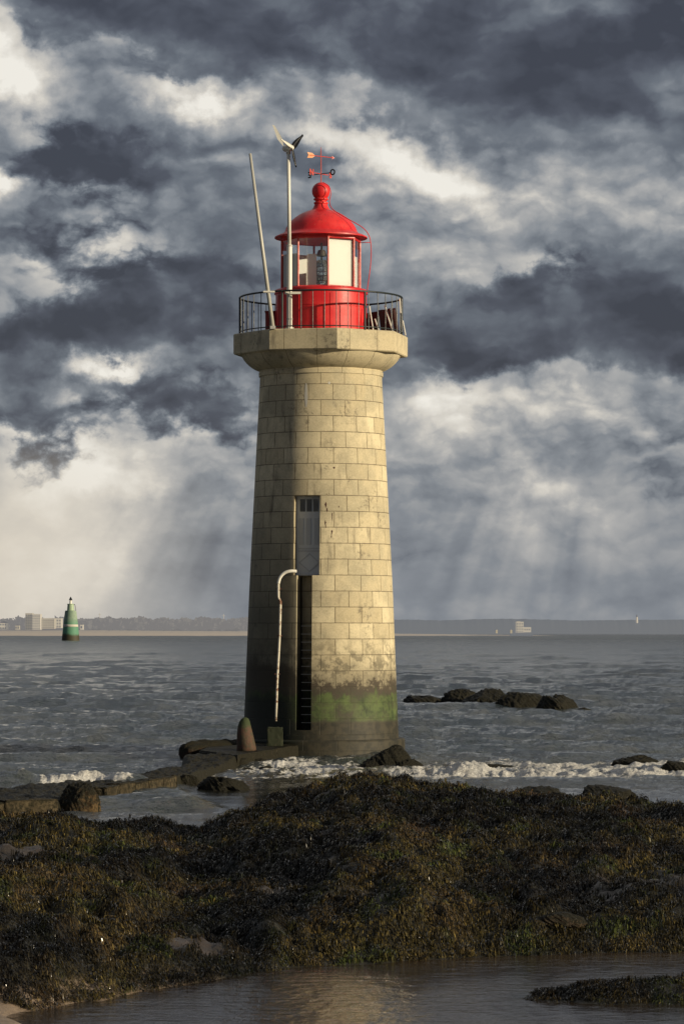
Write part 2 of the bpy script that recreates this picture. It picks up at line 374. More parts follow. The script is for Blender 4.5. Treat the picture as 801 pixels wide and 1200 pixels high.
def weed_col(g, c, s=1.0):
    a = g.noise(c, .35*s, 4, .6); b = g.noise(c, 2.5*s, 5, .65)
    return a, b
def rock_mat(name, c1, c2, weed=.5, sc=1.0, rough=.55, zfade=None):
    m, g = mat(name); c = geo(g)
    a = g.noise(c, 1.6*sc, 7, .65); b = g.noise(c, 9*sc, 7, .7); f = g.noise(c, 40*sc, 4, .7)
    n = g.n('ShaderNodeNewGeometry').outputs['Normal']; nz = g.sep(n)[2]
    col = g.mix(g.ss(a, .4, .62), c1, c2)
    col = g.mix(g.m('MULTIPLY', g.ss(b, .5, .7), .6), col, tuple(v*.35 for v in c1))
    col = g.mix(g.m('MULTIPLY', g.ss(f, .56, .68), .5), col, tuple(min(.5, v*1.5) for v in c2))
    wd = g.mix(b, (.006, .006, .0035), (.024, .021, .010))
    k = g.m('ADD', g.m('MULTIPLY', nz, .35), g.m('SUBTRACT', g.m('ADD', b, weed), .68))
    col = g.mix(g.ss(k, .0, .2), col, wd)
    if zfade: col = g.mix(g.ss(g.sep(c)[2], zfade, .0), col, (.012, .011, .008))
    h = g.m('ADD', g.m('MULTIPLY', a, 1.0), g.m('ADD', g.m('MULTIPLY', b, .5), g.m('MULTIPLY', f, .22)))
    finish(g, col, g.mr(b, .35, .65, rough-.15, rough+.2), h, 1.0, .10, **{'Specular IOR Level': .22})
    return m
M_ROCKD = rock_mat('dark wet rock', (.005, .0045, .004), (.010, .009, .0075), .33, 1.6, rough=.5)
M_ROCKB = rock_mat('ochre boulder', (.045, .028, .013), (.13, .085, .038), .22, 1.6)
M_CONC = rock_mat('old sea concrete', (.050, .038, .020), (.095, .074, .042), .27, 1.2, .7)
M_CONCD = rock_mat('weedy concrete', (.034, .027, .017), (.066, .052, .031), .34, 1.2, .6)
M_CAUS = rock_mat('causeway rubble', (.060, .050, .032), (.105, .085, .055), .42, 1.0, .6)
# ------------------------------------------------------------------ the lighthouse
LH = thing('lighthouse', 'tall tapering stone lighthouse with a red lantern room and gallery, standing in the surf', 'lighthouse', (TX, TY, 0))
def PR(r, py, Y=100.0): return (r/39.0, H+(HZ-py)/39.0)
prof = [(2.52, -1.6), (2.52, .58), (2.49, .625), (2.335, .632)]
for py, r in ((840, 89.8), (800, 88.2), (750, 86.2), (700, 84.3), (650, 81.9), (600, 79.3), (550, 76.8), (500, 74.2), (450, 71.6), (438, 71.2)):
    prof.append(PR(r, py))
bm = bmesh.new(); lathe(bm, prof, 160)
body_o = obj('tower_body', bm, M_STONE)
# niche for the door and the ladder, cut out of the masonry
TH = R(-11.5); RM = Matrix.Rotation(TH, 4, 'Z')
DZ0, DZ1, LZ0 = 5.48, 7.83, .93
bm = bmesh.new()
box(bm, (0, -(1.62+1.6), (DZ0+DZ1)/2), (.78, 3.2, DZ1-DZ0), RM)
cut1 = obj('cut', bm, M_STONE)
bm = bmesh.new()
box(bm, (-.05, -(1.50+1.6), (LZ0+DZ0)/2+.004), (.47, 3.2, DZ0-LZ0+.02), RM)
cut2 = obj('cut', bm, M_STONE)
for ct in (cut1, cut2):
    md = body_o.modifiers.new('b', 'BOOLEAN'); md.object = ct; md.operation = 'DIFFERENCE'; md.solver = 'EXACT'
bpy.context.view_layer.update()
dg = bpy.context.evaluated_depsgraph_get()
me = bpy.data.meshes.new_from_object(body_o.evaluated_get(dg))
body_o.modifiers.clear(); old = body_o.data; body_o.data = me; bpy.data.meshes.remove(old)
for ct in (cut1, cut2): bpy.data.objects.remove(ct, do_unlink=True)
body_o.parent = LH
me.polygons.foreach_set('use_smooth', [len(p.vertices) <= 5 and abs(p.normal.z) < .5 and p.area < .35 for p in me.polygons])
for mod in (1,):
    try: me.set_sharp_from_angle(angle=R(25))
    except Exception: pass
# cornice: fillet, cavetto, octagonal slab
bm = bmesh.new()
pr = [PR(70.6, 442.5), PR(72.6, 442), PR(72.8, 437.5), PR(72.0, 437), PR(72.0, 435.5), PR(73.2, 435)]
for k in range(1, 11):
    t = k/10*PI/2; pr.append(((73.2+21.3*(.55*math.sin(t)+.45*k/10))/39, H+(HZ-(435-21.2*(.55*(1-math.cos(t))+.45*k/10)))/39))
pr.append((94.5/39, 12.16))
lathe(bm, pr, 128); cor = obj('cornice', bm, M_SLAB, LH, True); cor.data.set_sharp_from_angle(angle=R(35))
OCT = R(10.6)
def octo(bm, r, z0, z1, bev=.0):
    ring = lambda rr, z: [bm.verts.new((rr*math.sin(OCT+k*PI/4), -rr*math.cos(OCT+k*PI/4), z)) for k in range(8)]
    rs = [ring(r-.03, z0), ring(r, z0+.03), ring(r, z1-.03), ring(r-.03, z1)]
    for a, b in zip(rs[:-1], rs[1:]):
        for k in range(8): bm.faces.new((a[k], a[(k+1) % 8], b[(k+1) % 8], b[k]))
    bm.faces.new(rs[0][::-1]); bm.faces.new(rs[-1])
bm = bmesh.new(); octo(bm, 103.5/39, 12.10, 12.72); obj('gallery_slab', bm, M_SLAB, LH)
# door
M_DOORG = simple('dark door glass', (.05, .06, .07), .15, .2, 4)
DR = bpy.data.objects.new('door', None)
bm = bmesh.new(); box(bm, (0, -1.65, (DZ0+DZ1)/2+.01), (.776, .05, DZ1-DZ0-.03), RM, .006)
DR = obj('door', bm, M_DOOR, LH)
bm = bmesh.new(); box(bm, (0, -1.70, DZ0+.02), (.80, .16, .05), RM, .01); obj('door_sill', bm, M_DOORP, LH)
for k in range(3):
    bm = bmesh.new(); box(bm, (-.20+k*.2, -1.678, DZ1-.28), (.155, .012, .36), RM); obj('pane', bm, M_DOORG, DR)
for (cx, w) in ((-.24, .14), (-.02, .16), (.22, .14)):
    bm = bmesh.new(); box(bm, (cx, -1.680, 6.78), (w, .02, .78), RM, .006); obj('panel', bm, M_DOORP, DR)
bm = bmesh.new()
for z0 in (6.28, 6.20): box(bm, (0, -1.684, z0), (.66, .03, .03), RM)
obj('rail', bm, M_DOORP, DR)
bm = bmesh.new()
cz, cw, chh = 5.86, .30, .26
for s in (-1, 1):
    for t in (-1, 1):
        a = Vector((0, -1.684, cz+t*chh)); b = Vector((s*cw, -1.684, cz)); 
        mid = (a+b)/2; L = (b-a).length; an = math.atan2((b-a).z, (b-a).x)
        box(bm, (0, 0, 0), (L, .022, .028), RM @ Matrix.Translation(mid) @ Matrix.Rotation(-an, 4, 'Y'))
obj('diamond_molding', bm, M_DOORP, DR)
# ladder inside the slot
LD = None
bm = bmesh.new()
for s in (-1, 1): box(bm, (-.05+s*.195, -1.66, (LZ0+DZ0)/2), (.03, .05, DZ0-LZ0-.1), RM)
LD = obj('ladder', bm, M_DARK, LH)
k = 0; z = LZ0+.2
while z < 4.1:
    bm = bmesh.new(); box(bm, (-.05, -1.80 if 0 else -1.72, z), (.36, .06, .024), RM, .004)
    obj('rung', bm, M_IRON, LD); z += .238
# conduit running up the wall to the door
Yp = 97.86-TY
def lp(px, py, Y): v = at(px, py, Y); return Vector((v.x-TX, v.y-TY, v.z))
def lps(pts, Y): return [lp(a, b, Y+TY) for a, b in pts]
bm = bmesh.new(); tube(bm, smoothpath([lp(347, 669.5, 97.95), lp(340, 669.3, 97.9), lp(333, 671.5, 97.9), lp(328, 677, 97.9), lp(326, 684, 97.9)], 6), .050, 10)
PI1 = obj('conduit', bm, M_WHITE, LH, True)
bm = bmesh.new(); tube(bm, [lp(326, 683, 97.9), lp(326, 700, 97.88), lp(328.5, 705, 97.86), lp(327.5, 745, 97.8), lp(324.5, 800, 97.7), lp(324, 822, 97.66), lp(323, 845, 97.62)], [.042, .042, .042, .038, .038, .036, .036], 10)
obj('riser_pipe', bm, M_RUSTP, PI1, True)
for a, b, Y in ((326.5, 690, 97.95), (327.5, 745, 97.85), (324.6, 790, 97.75)):
    bm = bmesh.new(); v = lp(a, b, Y); box(bm, v+Vector((0, .05, 0)), (.16, .22, .05), None, .01); obj('clamp', bm, M_RUST, PI1)
# bird droppings / lime streak under the gallery
M_LIME = simple('lime streak', (.62, .60, .54), .8, .15, 20)
def wallpt(px, z, off):
    s = (px-376)/39.0; rr = np.interp(z, [p[1] for p in prof[3:]], [p[0] for p in prof[3:]])+off
    return Vector((s, -math.sqrt(rr*rr-s*s), z))
bm = bmesh.new()
def streak(bm, px, z0, z1, w, off=.004, wob=.2, n=10):
    L = []; Rr = []
    for k in range(n+1):
        t = k/n; z = z0+(z1-z0)*t; ww = w*(math.sin(PI*min(.97, max(.05, t)))**.6)*(1+random.uniform(-wob, wob)); c = px+random.uniform(-.15, .15)
        L.append(bm.verts.new(wallpt(c-ww, z, off))); Rr.append(bm.verts.new(wallpt(c+ww, z, off)))
    for k in range(n): bm.faces.new((L[k], Rr[k], Rr[k+1], L[k+1]))
streak(bm, 359.5, 11.15, 10.45, 2.0)
obj('lime_streak', bm, M_LIME, LH); bm = bmesh.new()
streak(bm, 386, 11.2, 11.12, 1.4)
obj('lime_streak', bm, M_LIME, LH)
for px, py, w, h in ((382, 592, 1.0, 7), (383.5, 598, .7, 5), (389.5, 606, .8, 10), (381.5, 613, .9, 6), (382, 617, .6, 4), (389, 624, 1.0, 5), (388.5, 628, .7, 6), (397, 594, .9, 2), (383, 579.5, .7, 1), (386, 579, .6, 1), (391.5, 548.5, 1.4, 2.5)):
    bm = bmesh.new(); z = H+(HZ-py)/39.7; streak(bm, px, z+h/80, z-h/80, w*.8, .003, .5, 6); obj('rust_spot', bm, M_RUST, LH)

# gallery railing
RG, RB, RT = 2.43, 12.80, 13.84
bm = bmesh.new()
def ringtube(bm, r, z, t, n=96, a0=0, a1=2*PI):
    pts = [(r*math.cos(a0+(a1-a0)*k/n), r*math.sin(a0+(a1-a0)*k/n), z) for k in range(n+1)]
    tube(bm, pts, t, 6)
ringtube(bm, RG, RB, .018); ringtube(bm, RG, RT, .03)
RL = obj('railing', bm, M_RAIL, LH, True)
b0 = None; NB = 44
for k in range(NB):
    a = 2*PI*k/NB+.05
    if b0 is None:
        bm = bmesh.new(); tube(bm, [(0, 0, 12.70), (0, 0, RT)], .0135, 6); b0 = obj('baluster', bm, M_RAIL, RL)
        o = b0
    else:
        o = b0.copy(); COL.objects.link(o); o.parent = RL
    o.location = (RG*math.cos(a), RG*math.sin(a), 0)
for k in range(6):
    a = 2*PI*k/6+R(2.5)
    bm = bmesh.new(); tube(bm, [(RG*math.cos(a), RG*math.sin(a), 12.70), (RG*math.cos(a), RG*math.sin(a), RT+.02)], .034, 8); obj('post', bm, M_RAIL, RL)

# red drum, lantern, dome
bm = bmesh.new()
lathe(bm, [(1.36, 12.70), (1.36, 13.50), (1.345, 13.505), (1.345, 13.525), (1.36, 13.53), (1.36, 13.93), (1.375, 13.94), (1.40, 13.95), (1.40, 14.03), (1.37, 14.07), (1.25, 14.10), (1.15, 14.10)], 96)
DRM = obj('lantern_base', bm, M_RED, LH, True); DRM.data.set_sharp_from_angle(angle=R(30))
for k in range(9):     # riveted vertical seams
    bm = bmesh.new(); a = R(12+k*40); box(bm, (1.362*math.sin(a), -1.362*math.cos(a), 13.3), (.02, .02, 1.15), None); obj('seam', bm, M_RED, DRM)
LT0, LT1, LR = 14.08, 15.55, 1.19
def ov(k, r): a = OCT+k*PI/4; return Vector((r*math.sin(a), -r*math.cos(a), 0))
bm = bmesh.new()
octo(bm, LR+.03, LT1-.02, LT1+.16)
LAN = obj('lantern_frame', bm, M_RED, LH)
bm = bmesh.new(); octo(bm, LR+.02, LT0, LT0+.05); obj('sill', bm, M_RED, LAN)
for k in range(8):
    p = ov(k, LR)
    bm = bmesh.new(); tube(bm, [p+Vector((0, 0, LT0)), p+Vector((0, 0, LT1))], .036, 6); obj('glazing_bar', bm, M_SALMON, LAN)
    q = ov(k+1, LR); a = p*.985; b = q*.985
    bm = bmesh.new()
    vs = [bm.verts.new(v) for v in (a+Vector((0, 0, LT0+.04)), b+Vector((0, 0, LT0+.04)), b+Vector((0, 0, LT1)), a+Vector((0, 0, LT1)))]
    bm.faces.new(vs); obj('pane', bm, M_GLASS, LAN)
def blind(k, z1, name='blind', f0=0.0, f1=1.0, r=.93):
    p = ov(k, LR*r); q = ov(k+1, LR*r); a = p.lerp(q, f0); b = p.lerp(q, f1)
    bm = bmesh.new(); n = ((a+b)/2).normalized()*.012
    pts = [a, b, b-n, a-n]
    lo = [bm.verts.new(v+Vector((0, 0, LT0+.03))) for v in pts]; hi = [bm.verts.new(v+Vector((0, 0, z1))) for v in pts]
    for i in range(4): bm.faces.new((lo[i], lo[(i+1) % 4], hi[(i+1) % 4], hi[i]))
    bm.faces.new(lo[::-1]); bm.faces.new(hi); obj(name, bm, M_PANEL, LAN)
blind(0, LT1-.06, r=.955); blind(6, LT0+1.02, r=.975); blind(5, LT0+1.0, r=.95); blind(7, LT0+1.02, f1=.50, r=.60); blind(4, LT0+1.15); blind(3, LT0+1.1, f1=.55); blind(1, LT0+1.0, f0=.55)
# optic
bm = bmesh.new()
pl = [(.001, 14.22), (.10, 14.24), (.17, 14.36), (.205, 14.50), (.215, 14.62), (.20, 14.76), (.16, 14.88), (.10, 14.98), (.001, 15.0)]
lathe(bm, [(r*1.15, z) for r, z in pl], 32); OP = obj('optic', bm, M_LENS, LH, True); OP.location = (.02, 0, .0)
bm = bmesh.new(); lathe(bm, [(.20, 14.10), (.20, 14.2), (.12, 14.24)], 24); lathe(bm, [(.03, 15.0), (.03, 15.08), (.15, 15.10), (.16, 15.13), (.10, 15.28), (.03, 15.30), (.03, 15.5)], 24)
for k in range(8):
    a = k*PI/4+.2; tube(bm, smoothpath([(r*1.19*math.cos(a), r*1.19*math.sin(a), z) for r, z in pl[1:-1]], 3), .010, 5)
for zz, rr in ((14.36, .2), (14.5, .24), (14.62, .252), (14.76, .235), (14.88, .19)):
    tube(bm, [(rr*math.cos(t*PI/12), rr*math.sin(t*PI/12), zz) for t in range(25)], .009, 5)
obj('optic_mount', bm, M_BRASS, OP)
bm = bmesh.new()
dp = [(1.16, 15.62), (1.30, 15.66)]
dp += [PR(54.3, 279.5), PR(54.3, 278.2), PR(50, 276), PR(45, 274.3), PR(42.5, 272), PR(41.2, 268), PR(38.6, 263.5), PR(35.2, 259.5), PR(31, 255.8), PR(26.5, 252.6), PR(21.5, 249.8), PR(16, 247.6), PR(11.5, 246.2), PR(9.3, 244), PR(8, 241.2), PR(7.4, 239.6), PR(8.4, 238.6), PR(8.4, 237.3), PR(6.8, 236.6), PR(6.4, 235.4), PR(8.6, 234.4), PR(8.8, 233), PR(7, 232.2)]
for k in range(1, 16):
    t = PI*(.17+.83*k/15); dp.append((10.6/39*math.sin(t), H+(HZ-224.2)/39-10.6/39*math.cos(t)))
dp[-1] = (.012, dp[-1][1])
lathe(bm, dp, 96); DM = obj('dome', bm, M_RED, LH, True); DM.data.set_sharp_from_angle(angle=R(40))
# lightning rod cable curving over the dome
bm = bmesh.new()
tube(bm, smoothpath([lp(378, 213.5, 99.7), lp(385, 218, 99.7), lp(387.5, 226, 99.7), lp(386, 236, 99.7), lp(388.5, 244, 99.6), lp(398, 251, 99.4), lp(412, 259, 99.3), lp(425, 267, 99.3), lp(432, 276, 99.3), lp(434.4, 288, 99.3), lp(434.3, 305, 99.3), lp(432.5, 322, 99.3), lp(430.5, 336, 99.3), lp(430, 342, 99.3)], 5), .013, 6)
tube(bm, [lp(420, 284.5, 99.4), lp(434, 284, 99.3)], .012, 6)
obj('down_conductor', bm, M_RED, LH, True)

# weather vane
zt = H+(HZ-213.6)/39
VN = thing('weather_vane', 'red and black weather vane with compass letters on the ball of the red dome', 'weather vane', (TX, TY, zt))
def vz(py): return (213.6-py)/39
bm = bmesh.new(); tube(bm, [(0, 0, -.03), (0, 0, vz(178)), (0, 0, vz(172))], [.017, .013, .004], 8); obj('rod', bm, M_SALMON, VN)
def arm(dx, dy, m, name):
    bm = bmesh.new(); z = vz(203.8); tube(bm, [(0, 0, z), (dx, dy, z)], .013, 6); return obj(name, bm, m, VN)
def letter(ch, dx, dy, m, mirror, sz=.25, name='letter'):
    cu = bpy.data.curves.new('l', 'FONT'); cu.body = ch; cu.align_x = 'CENTER'; cu.align_y = 'CENTER'; cu.size = sz; cu.extrude = .008; cu.offset = .008
    t = bpy.data.objects.new('l', cu); COL.objects.link(t); bpy.context.view_layer.update()
    me = bpy.data.meshes.new_from_object(t.evaluated_get(bpy.context.evaluated_depsgraph_get()))
    bpy.data.objects.remove(t, do_unlink=True)
    a = math.atan2(dy, dx) if dx > 0 else math.atan2(-dy, -dx)
    sx = -1 if mirror else 1
    me.transform(Matrix.Translation((dx, dy, vz(203.8))) @ Matrix.Rotation(a, 4, 'Z') @ Matrix.Rotation(PI/2, 4, 'X') @ Matrix.Diagonal((sx, 1, 1, 1)))
    if mirror: me.flip_normals()
    me.materials.clear(); o = link(name, me, m, VN); return o
arm(-.27, .25, M_BLACK, 'arm'); arm(.27, -.25, M_BLACK, 'arm'); arm(-.22, -.27, M_SALMON, 'arm'); arm(.22, .27, M_SALMON, 'arm')
letter('E', -.34, .31, M_BLACK, True); letter('O', .35, -.32, M_BLACK, False); letter('N', -.28, -.34, M_SALMON, False); letter('S', .28, .34, M_SALMON, False)
bm = bmesh.new(); zz = vz(183.3); A = Vector((-.36, -.28, zz)); B = Vector((.36, .28, zz)); tube(bm, [A*1, B], .013, 6)
ard = (B-A).normalized(); upv = Vector((0, 0, 1))
def plate(bm, pts, t=.006):
    n = ard.cross(upv).normalized()*t
    f = [bm.verts.new(p+n) for p in pts]; b = [bm.verts.new(p-n) for p in pts]
    bm.faces.new(f); bm.faces.new(b[::-1])
    for i in range(len(pts)): bm.faces.new((f[i], f[(i+1) % len(pts)], b[(i+1) % len(pts)], b[i]))
plate(bm, [B+ard*.06, B-ard*.05+upv*.055, B-ard*.02, B-ard*.05-upv*.055])
obj('pointer', bm, M_SALMON, VN)
bm = bmesh.new()
plate(bm, [A+ard*.22+upv*.01, A+ard*.12+upv*.075, A-ard*.07+upv*.085, A-ard*.02, A-ard*.07-upv*.085, A+ard*.12-upv*.075, A+ard*.22-upv*.01], .008)
obj('tail', bm, M_ORANGE, VN)

# wind turbine on its mast
my = 97.95
mb = at(339, 386, my)
WT = thing('wind_turbine', 'small wind turbine with three black blades, one whitened as if sunlit, on a straight white mast', 'wind turbine', (mb.x, mb.y, 12.72))
def wl(px, py, Y=my): v = at(px, py, Y); return Vector((v.x-mb.x, v.y-mb.y, v.z-12.72))
zm = wl(339, 287).z; ztop = wl(339, 176).z
bm = bmesh.new(); tube(bm, [(0, 0, 0), (0, 0, zm)], .082, 14); tube(bm, [(0, 0, 0), (0, 0, .05)], .13, 14); MA = obj('mast', bm, M_WHITE, WT, True); MA.data.set_sharp_from_angle(angle=R(40))
bm = bmesh.new(); tube(bm, [(0, 0, zm-.02), (-.03, 0, ztop)], .053, 12); obj('upper_mast', bm, M_WHITE, WT, True)
for zc in (.30, 1.05, zm-.03): bm = bmesh.new(); tube(bm, [(0, 0, zc-.02), (0, 0, zc+.02)], .092, 12); obj('collar', bm, M_IRON, MA)
bm = bmesh.new(); a = wl(333.5, 344, my-.03); b = wl(353, 343, my-.03)
box(bm, (a+b)/2+Vector((0, -.06, 0)), ((b-a).length, .05, .07), None, .01); obj('clamp_bracket', bm, M_WHITE, WT)
hub = wl(343.5, 173.5, my-.15)
bm = bmesh.new()
ax = (Vector((.80, -.60, 0))).normalized()     # rotor axis: towards the right and the viewer
c0 = Vector((-.03, 0, ztop+.06))
tube(bm, [c0-ax*.20, c0-ax*.14, c0+ax*.02, c0+ax*.13, c0+ax*.19], [.05, .095, .11, .085, .03], 14)
tube(bm, [(-.03, 0, ztop-.1), (-.03, 0, ztop+.04)], .07, 12)
obj('nacelle', bm, M_WHITE, WT, True)
hub = c0+ax*.15
def blade(tip, m, w=.09):
    d = tip-hub; L = d.length; d.normalize(); s = d.cross(ax).normalized(); n = 8; bm = bmesh.new(); rows = []
    for k in range(n+1):
        t = k/n; ww = w*(.55+.9*math.sin(PI*min(1, t*1.1+.12))**.7*(1-.45*t)); c = hub+d*L*t+ax*.04*t*t
        sw = (s*math.cos(.35*(1-t))+ax*math.sin(.35*(1-t)))
        rows.append([bm.verts.new(c+sw*ww*f+ax*h) for f, h in ((-.5, 0), (-.1, .012), (.5, .0), (-.1, -.012))])
    for a, b in zip(rows[:-1], rows[1:]):
        for i in range(4): bm.faces.new((a[i], a[(i+1) % 4], b[(i+1) % 4], b[i]))
    bm.faces.new(rows[0][::-1]); bm.faces.new(rows[-1]); return obj('blade', bm, m, WT, True)
# three tips 120 degrees apart in the rotor plane
e1 = ax.cross(upv).normalized(); e2 = upv
e1 = e1 if e1.x > 0 else -e1
RBL = .72
for deg, m, ln in ((-77, M_BLACK, .58), (43, M_BLACK, .62), (141 if 0 else 163, M_WHITE, .62)):  # third blade is a black one; its sun glare is put in as white
    blade(hub+(e1*math.cos(R(deg))+e2*math.sin(R(deg)))*ln*1.0, m, .14 if m is M_BLACK else .09)
bm = bmesh.new()   # tail fin, a tall swept plate behind the nacelle
tb = c0-ax*.15
fin = [tb+Vector((-.02, .02, .03)), wl(331, 163, my+.1), wl(322.0, 147.5, my+.1), wl(319, 146.0, my+.1), wl(325, 163, my+.1), wl(333, 173, my+.1)]
nn = Vector((.1, 1, 0)).normalized()*.012
f = [bm.verts.new(p+nn) for p in fin]; b = [bm.verts.new(p-nn) for p in fin]
bm.faces.new(f); bm.faces.new(b[::-1])
for i in range(len(fin)): bm.faces.new((f[i], f[(i+1) % len(fin)], b[(i+1) % len(fin)], b[i]))
obj('tail_fin', bm, M_WHITE, WT)

# leaning pole
pb = at(319.5, 384.5, 97.75)
LP = thing('leaning_pole', 'slender bare white pole leaning outward over the left side of the gallery railing', 'pole', (pb.x, pb.y, 12.72))
tp = at(293, 180, 97.9)-Vector((pb.x, pb.y, 12.72))
bm = bmesh.new(); tube(bm, [(0, 0, .04), tp*.5, tp], [.062, .052, .042], 12); obj('pole_shaft', bm, simple('aluminium pole', (.55, .54, .48), .4, .15, 5), LP, True)
bm = bmesh.new(); box(bm, (0, 0, .03), (.16, .16, .09), None, .01); obj('foot', bm, M_IRON, LP)
bm = bmesh.new(); box(bm, tp*.21+Vector((.03, -.05, 0)), (.34, .04, .05), None, .008); obj('clamp', bm, M_WHITE, LP)

# things standing on the gallery
CB = thing('metal_locker', 'dark red metal locker behind the leaning pole on the left of the gallery', 'locker', (TX-1.50, TY+.25, 12.72))
bm = bmesh.new(); box(bm, (0, 0, .36), (.34, .5, .70), None, .012); obj('locker_body', bm, M_REDD, CB)
bm = bmesh.new(); box(bm, (0, 0, .725), (.38, .54, .03), None, .008); obj('lid', bm, M_REDD, CB)
bm = bmesh.new(); box(bm, (.0, -.258, .36), (.26, .012, .58), None, .004); obj('locker_door', bm, M_REDD, CB)
SCN = thing('panel_screen', 'rusty brown panels propped with white struts inside the right side of the gallery railing', 'panels', (TX, TY, 12.72))
def pol(a, r, z): a = R(a); return Vector((r*math.sin(a), -r*math.cos(a), z))
for a0, a1, h, r in ((148, 128, .80, 2.22), (127, 108, .84, 2.25), (107, 90, .80, 2.28), (89, 76, .70, 2.28)):
    bm = bmesh.new(); p = pol(a0, r, .02); q = pol(a1, r, .02); n = 5
    for k in range(n):     # vertical boards
        c = p.lerp(q, (k+.5)/n); d = (q-p); an = math.atan2(d.y, d.x)
        box(bm, c+Vector((0, 0, h/2+random.uniform(-.02, .02))), (d.length/n*.95, .025, h), None) if 0 else box(bm, (0, 0, 0), (d.length/n*.95, .025, h+random.uniform(-.03, .03)), Matrix.Translation(c+Vector((0, 0, h/2+.02))) @ Matrix.Rotation(an, 4, 'Z') @ Matrix.Rotation(R(8), 4, 'X'))
    obj('panel', bm, M_RUST, SCN)
for pts in (((432.5, 359), (437, 387)), ((450.5, 358), (459.5, 387.5)), ((468, 350), (469, 367)), ((439, 374), (443.5, 387))):
    bm = bmesh.new(); a = lp(*pts[0], 99.3); b = lp(*pts[1], 99.1); off = Vector((0, 0, -12.72))
    tube(bm, [a+off, b+off], .022, 6); obj('strut', bm, M_WHITE, SCN)
bm = bmesh.new(); tube(bm, [lp(471.5, 376, 99.9)+Vector((0, 0, -12.72)), lp(474.8, 393, 99.7)+Vector((0, 0, -12.72))], .026, 6); obj('strut', bm, M_WHITE, SCN)
# ------------------------------------------------------------------ ground: the weed-covered reef in front, sand behind the camera
PXC = np.array([-260, 0, 60, 110, 190, 235, 270, 330, 370, 400, 430, 480, 560, 640, 700, 801, 1060.])
PYC = np.array([ 955, 968, 966, 970, 974, 984, 962, 938, 922, 909, 907, 914, 924, 932, 934, 937, 937.])
ZC  = np.array([ .55, .55, .55, .45, .30, .12, .30, .50, .55, .62, .62, .60, .52, .50, .50, .50, .50])
PXF = np.array([-260, 0, 100, 200, 330, 500, 620, 801, 1060.])
PYF = np.array([1200, 1192, 1176, 1158, 1135, 1126, 1120, 1114, 1110.])
def reef(X, Y):
    t = X/Y; px = CX+F*t
    wob = 26*perlin(px/70., Y*.12, 3)+9*perlin(px/21., Y*.3, 8)
    zc = np.interp(px, PXC, ZC); Yc = (H-zc)*F/(np.interp(px, PXC, PYC)-HZ)
    Yf = H*F/(np.interp(px+wob*1.5, PXF, PYF)-HZ)+.35*perlin(X*.9, Y*.0+2, 5)
    a = sstep(-.2, 1.7, Y-Yf); b = sstep(0, 9, Y-Yf)
    top = .30*a+np.clip(zc+.10-.30, 0, 1)*b
    top = top-np.interp(px, [180, 340, 420, 801, 1100], [0, .15, .24, .26, .2])*b*sstep(-26, -3, Y-Yc)
    z = top*(1-sstep(-.3, 2.6, Y-Yc))
    big = fbm(X*.34, Y*.15, 3, 21); med = fbm(X*.9+3, Y*.45, 4, 31); sm = fbm(X*2.6, Y*1.6, 4, 41)
    lump = ridged(X*.55+5, Y*.28+1, 3, 51)
    m = a*(1-sstep(.0, 2.0, Y-Yc))
    edge = sstep(0, 7, Yc-Y)
    z = z+m*((big*.27+lump*.14-.06)*(.25+.75*edge)+med*.25+sm*.11+.11*(ridged(X*1.5+2, Y*.9, 3, 79)-.5)+.030*ridged(X*5, Y*4, 3, 77))
    z = z+(1-m)*-.28*sstep(-.1, -2.6, np.where(Y < (Yf+Yc)/2, Y-Yf, Yc-Y))
    z = z-1.1*sstep(1.5, 7, Y-Yc)
    # front pool: shallow sand, dry corner on the left, low weedy islet on the right
    front = sstep(.3, -.6, Y-Yf)
    z = z*(1-front)+front*(-.050+.03*fbm(X*.7, Y*.5, 3, 61))
    z = z+front*.14*sstep(-3.15, -3.6, X+.35*(Y-33.2))*sstep(34.2, 33.2, Y)*sstep(31, 32.2, Y)
    isl = np.exp(-(((X-3.75)/1.75)**2+((Y-35.15-.18*(X-3.7))/.75)**2)**1.3)
    z = z+front*isl*(.19+.10*sm+.10*med)
    z = z+front*.8*sstep(30, 21, Y)
    return z
xs = np.arange(-15, 15.01, .065); ys = np.arange(20, 96, .075)
GX, GY = np.meshgrid(xs, ys); GZ = reef(GX, GY)
bare = sstep(.34, .60, fbm(GX*.5+9, GY*.25, 3, 71)+.25*fbm(GX*3, GY*2, 3, 72))
for bx_, by_, br_ in ((75, 985, 1.3), (655, 1080, .5), (760, 1030, 1.1), (420, 1005, .35)):
    p = onsea(bx_, by_, .55); bare = np.maximum(bare, .8*np.exp(-(((GX-p.x)/br_)**2+((GY-p.y)/(br_*1.6))**2)))
bare = bare*sstep(0.05, .2, GZ)
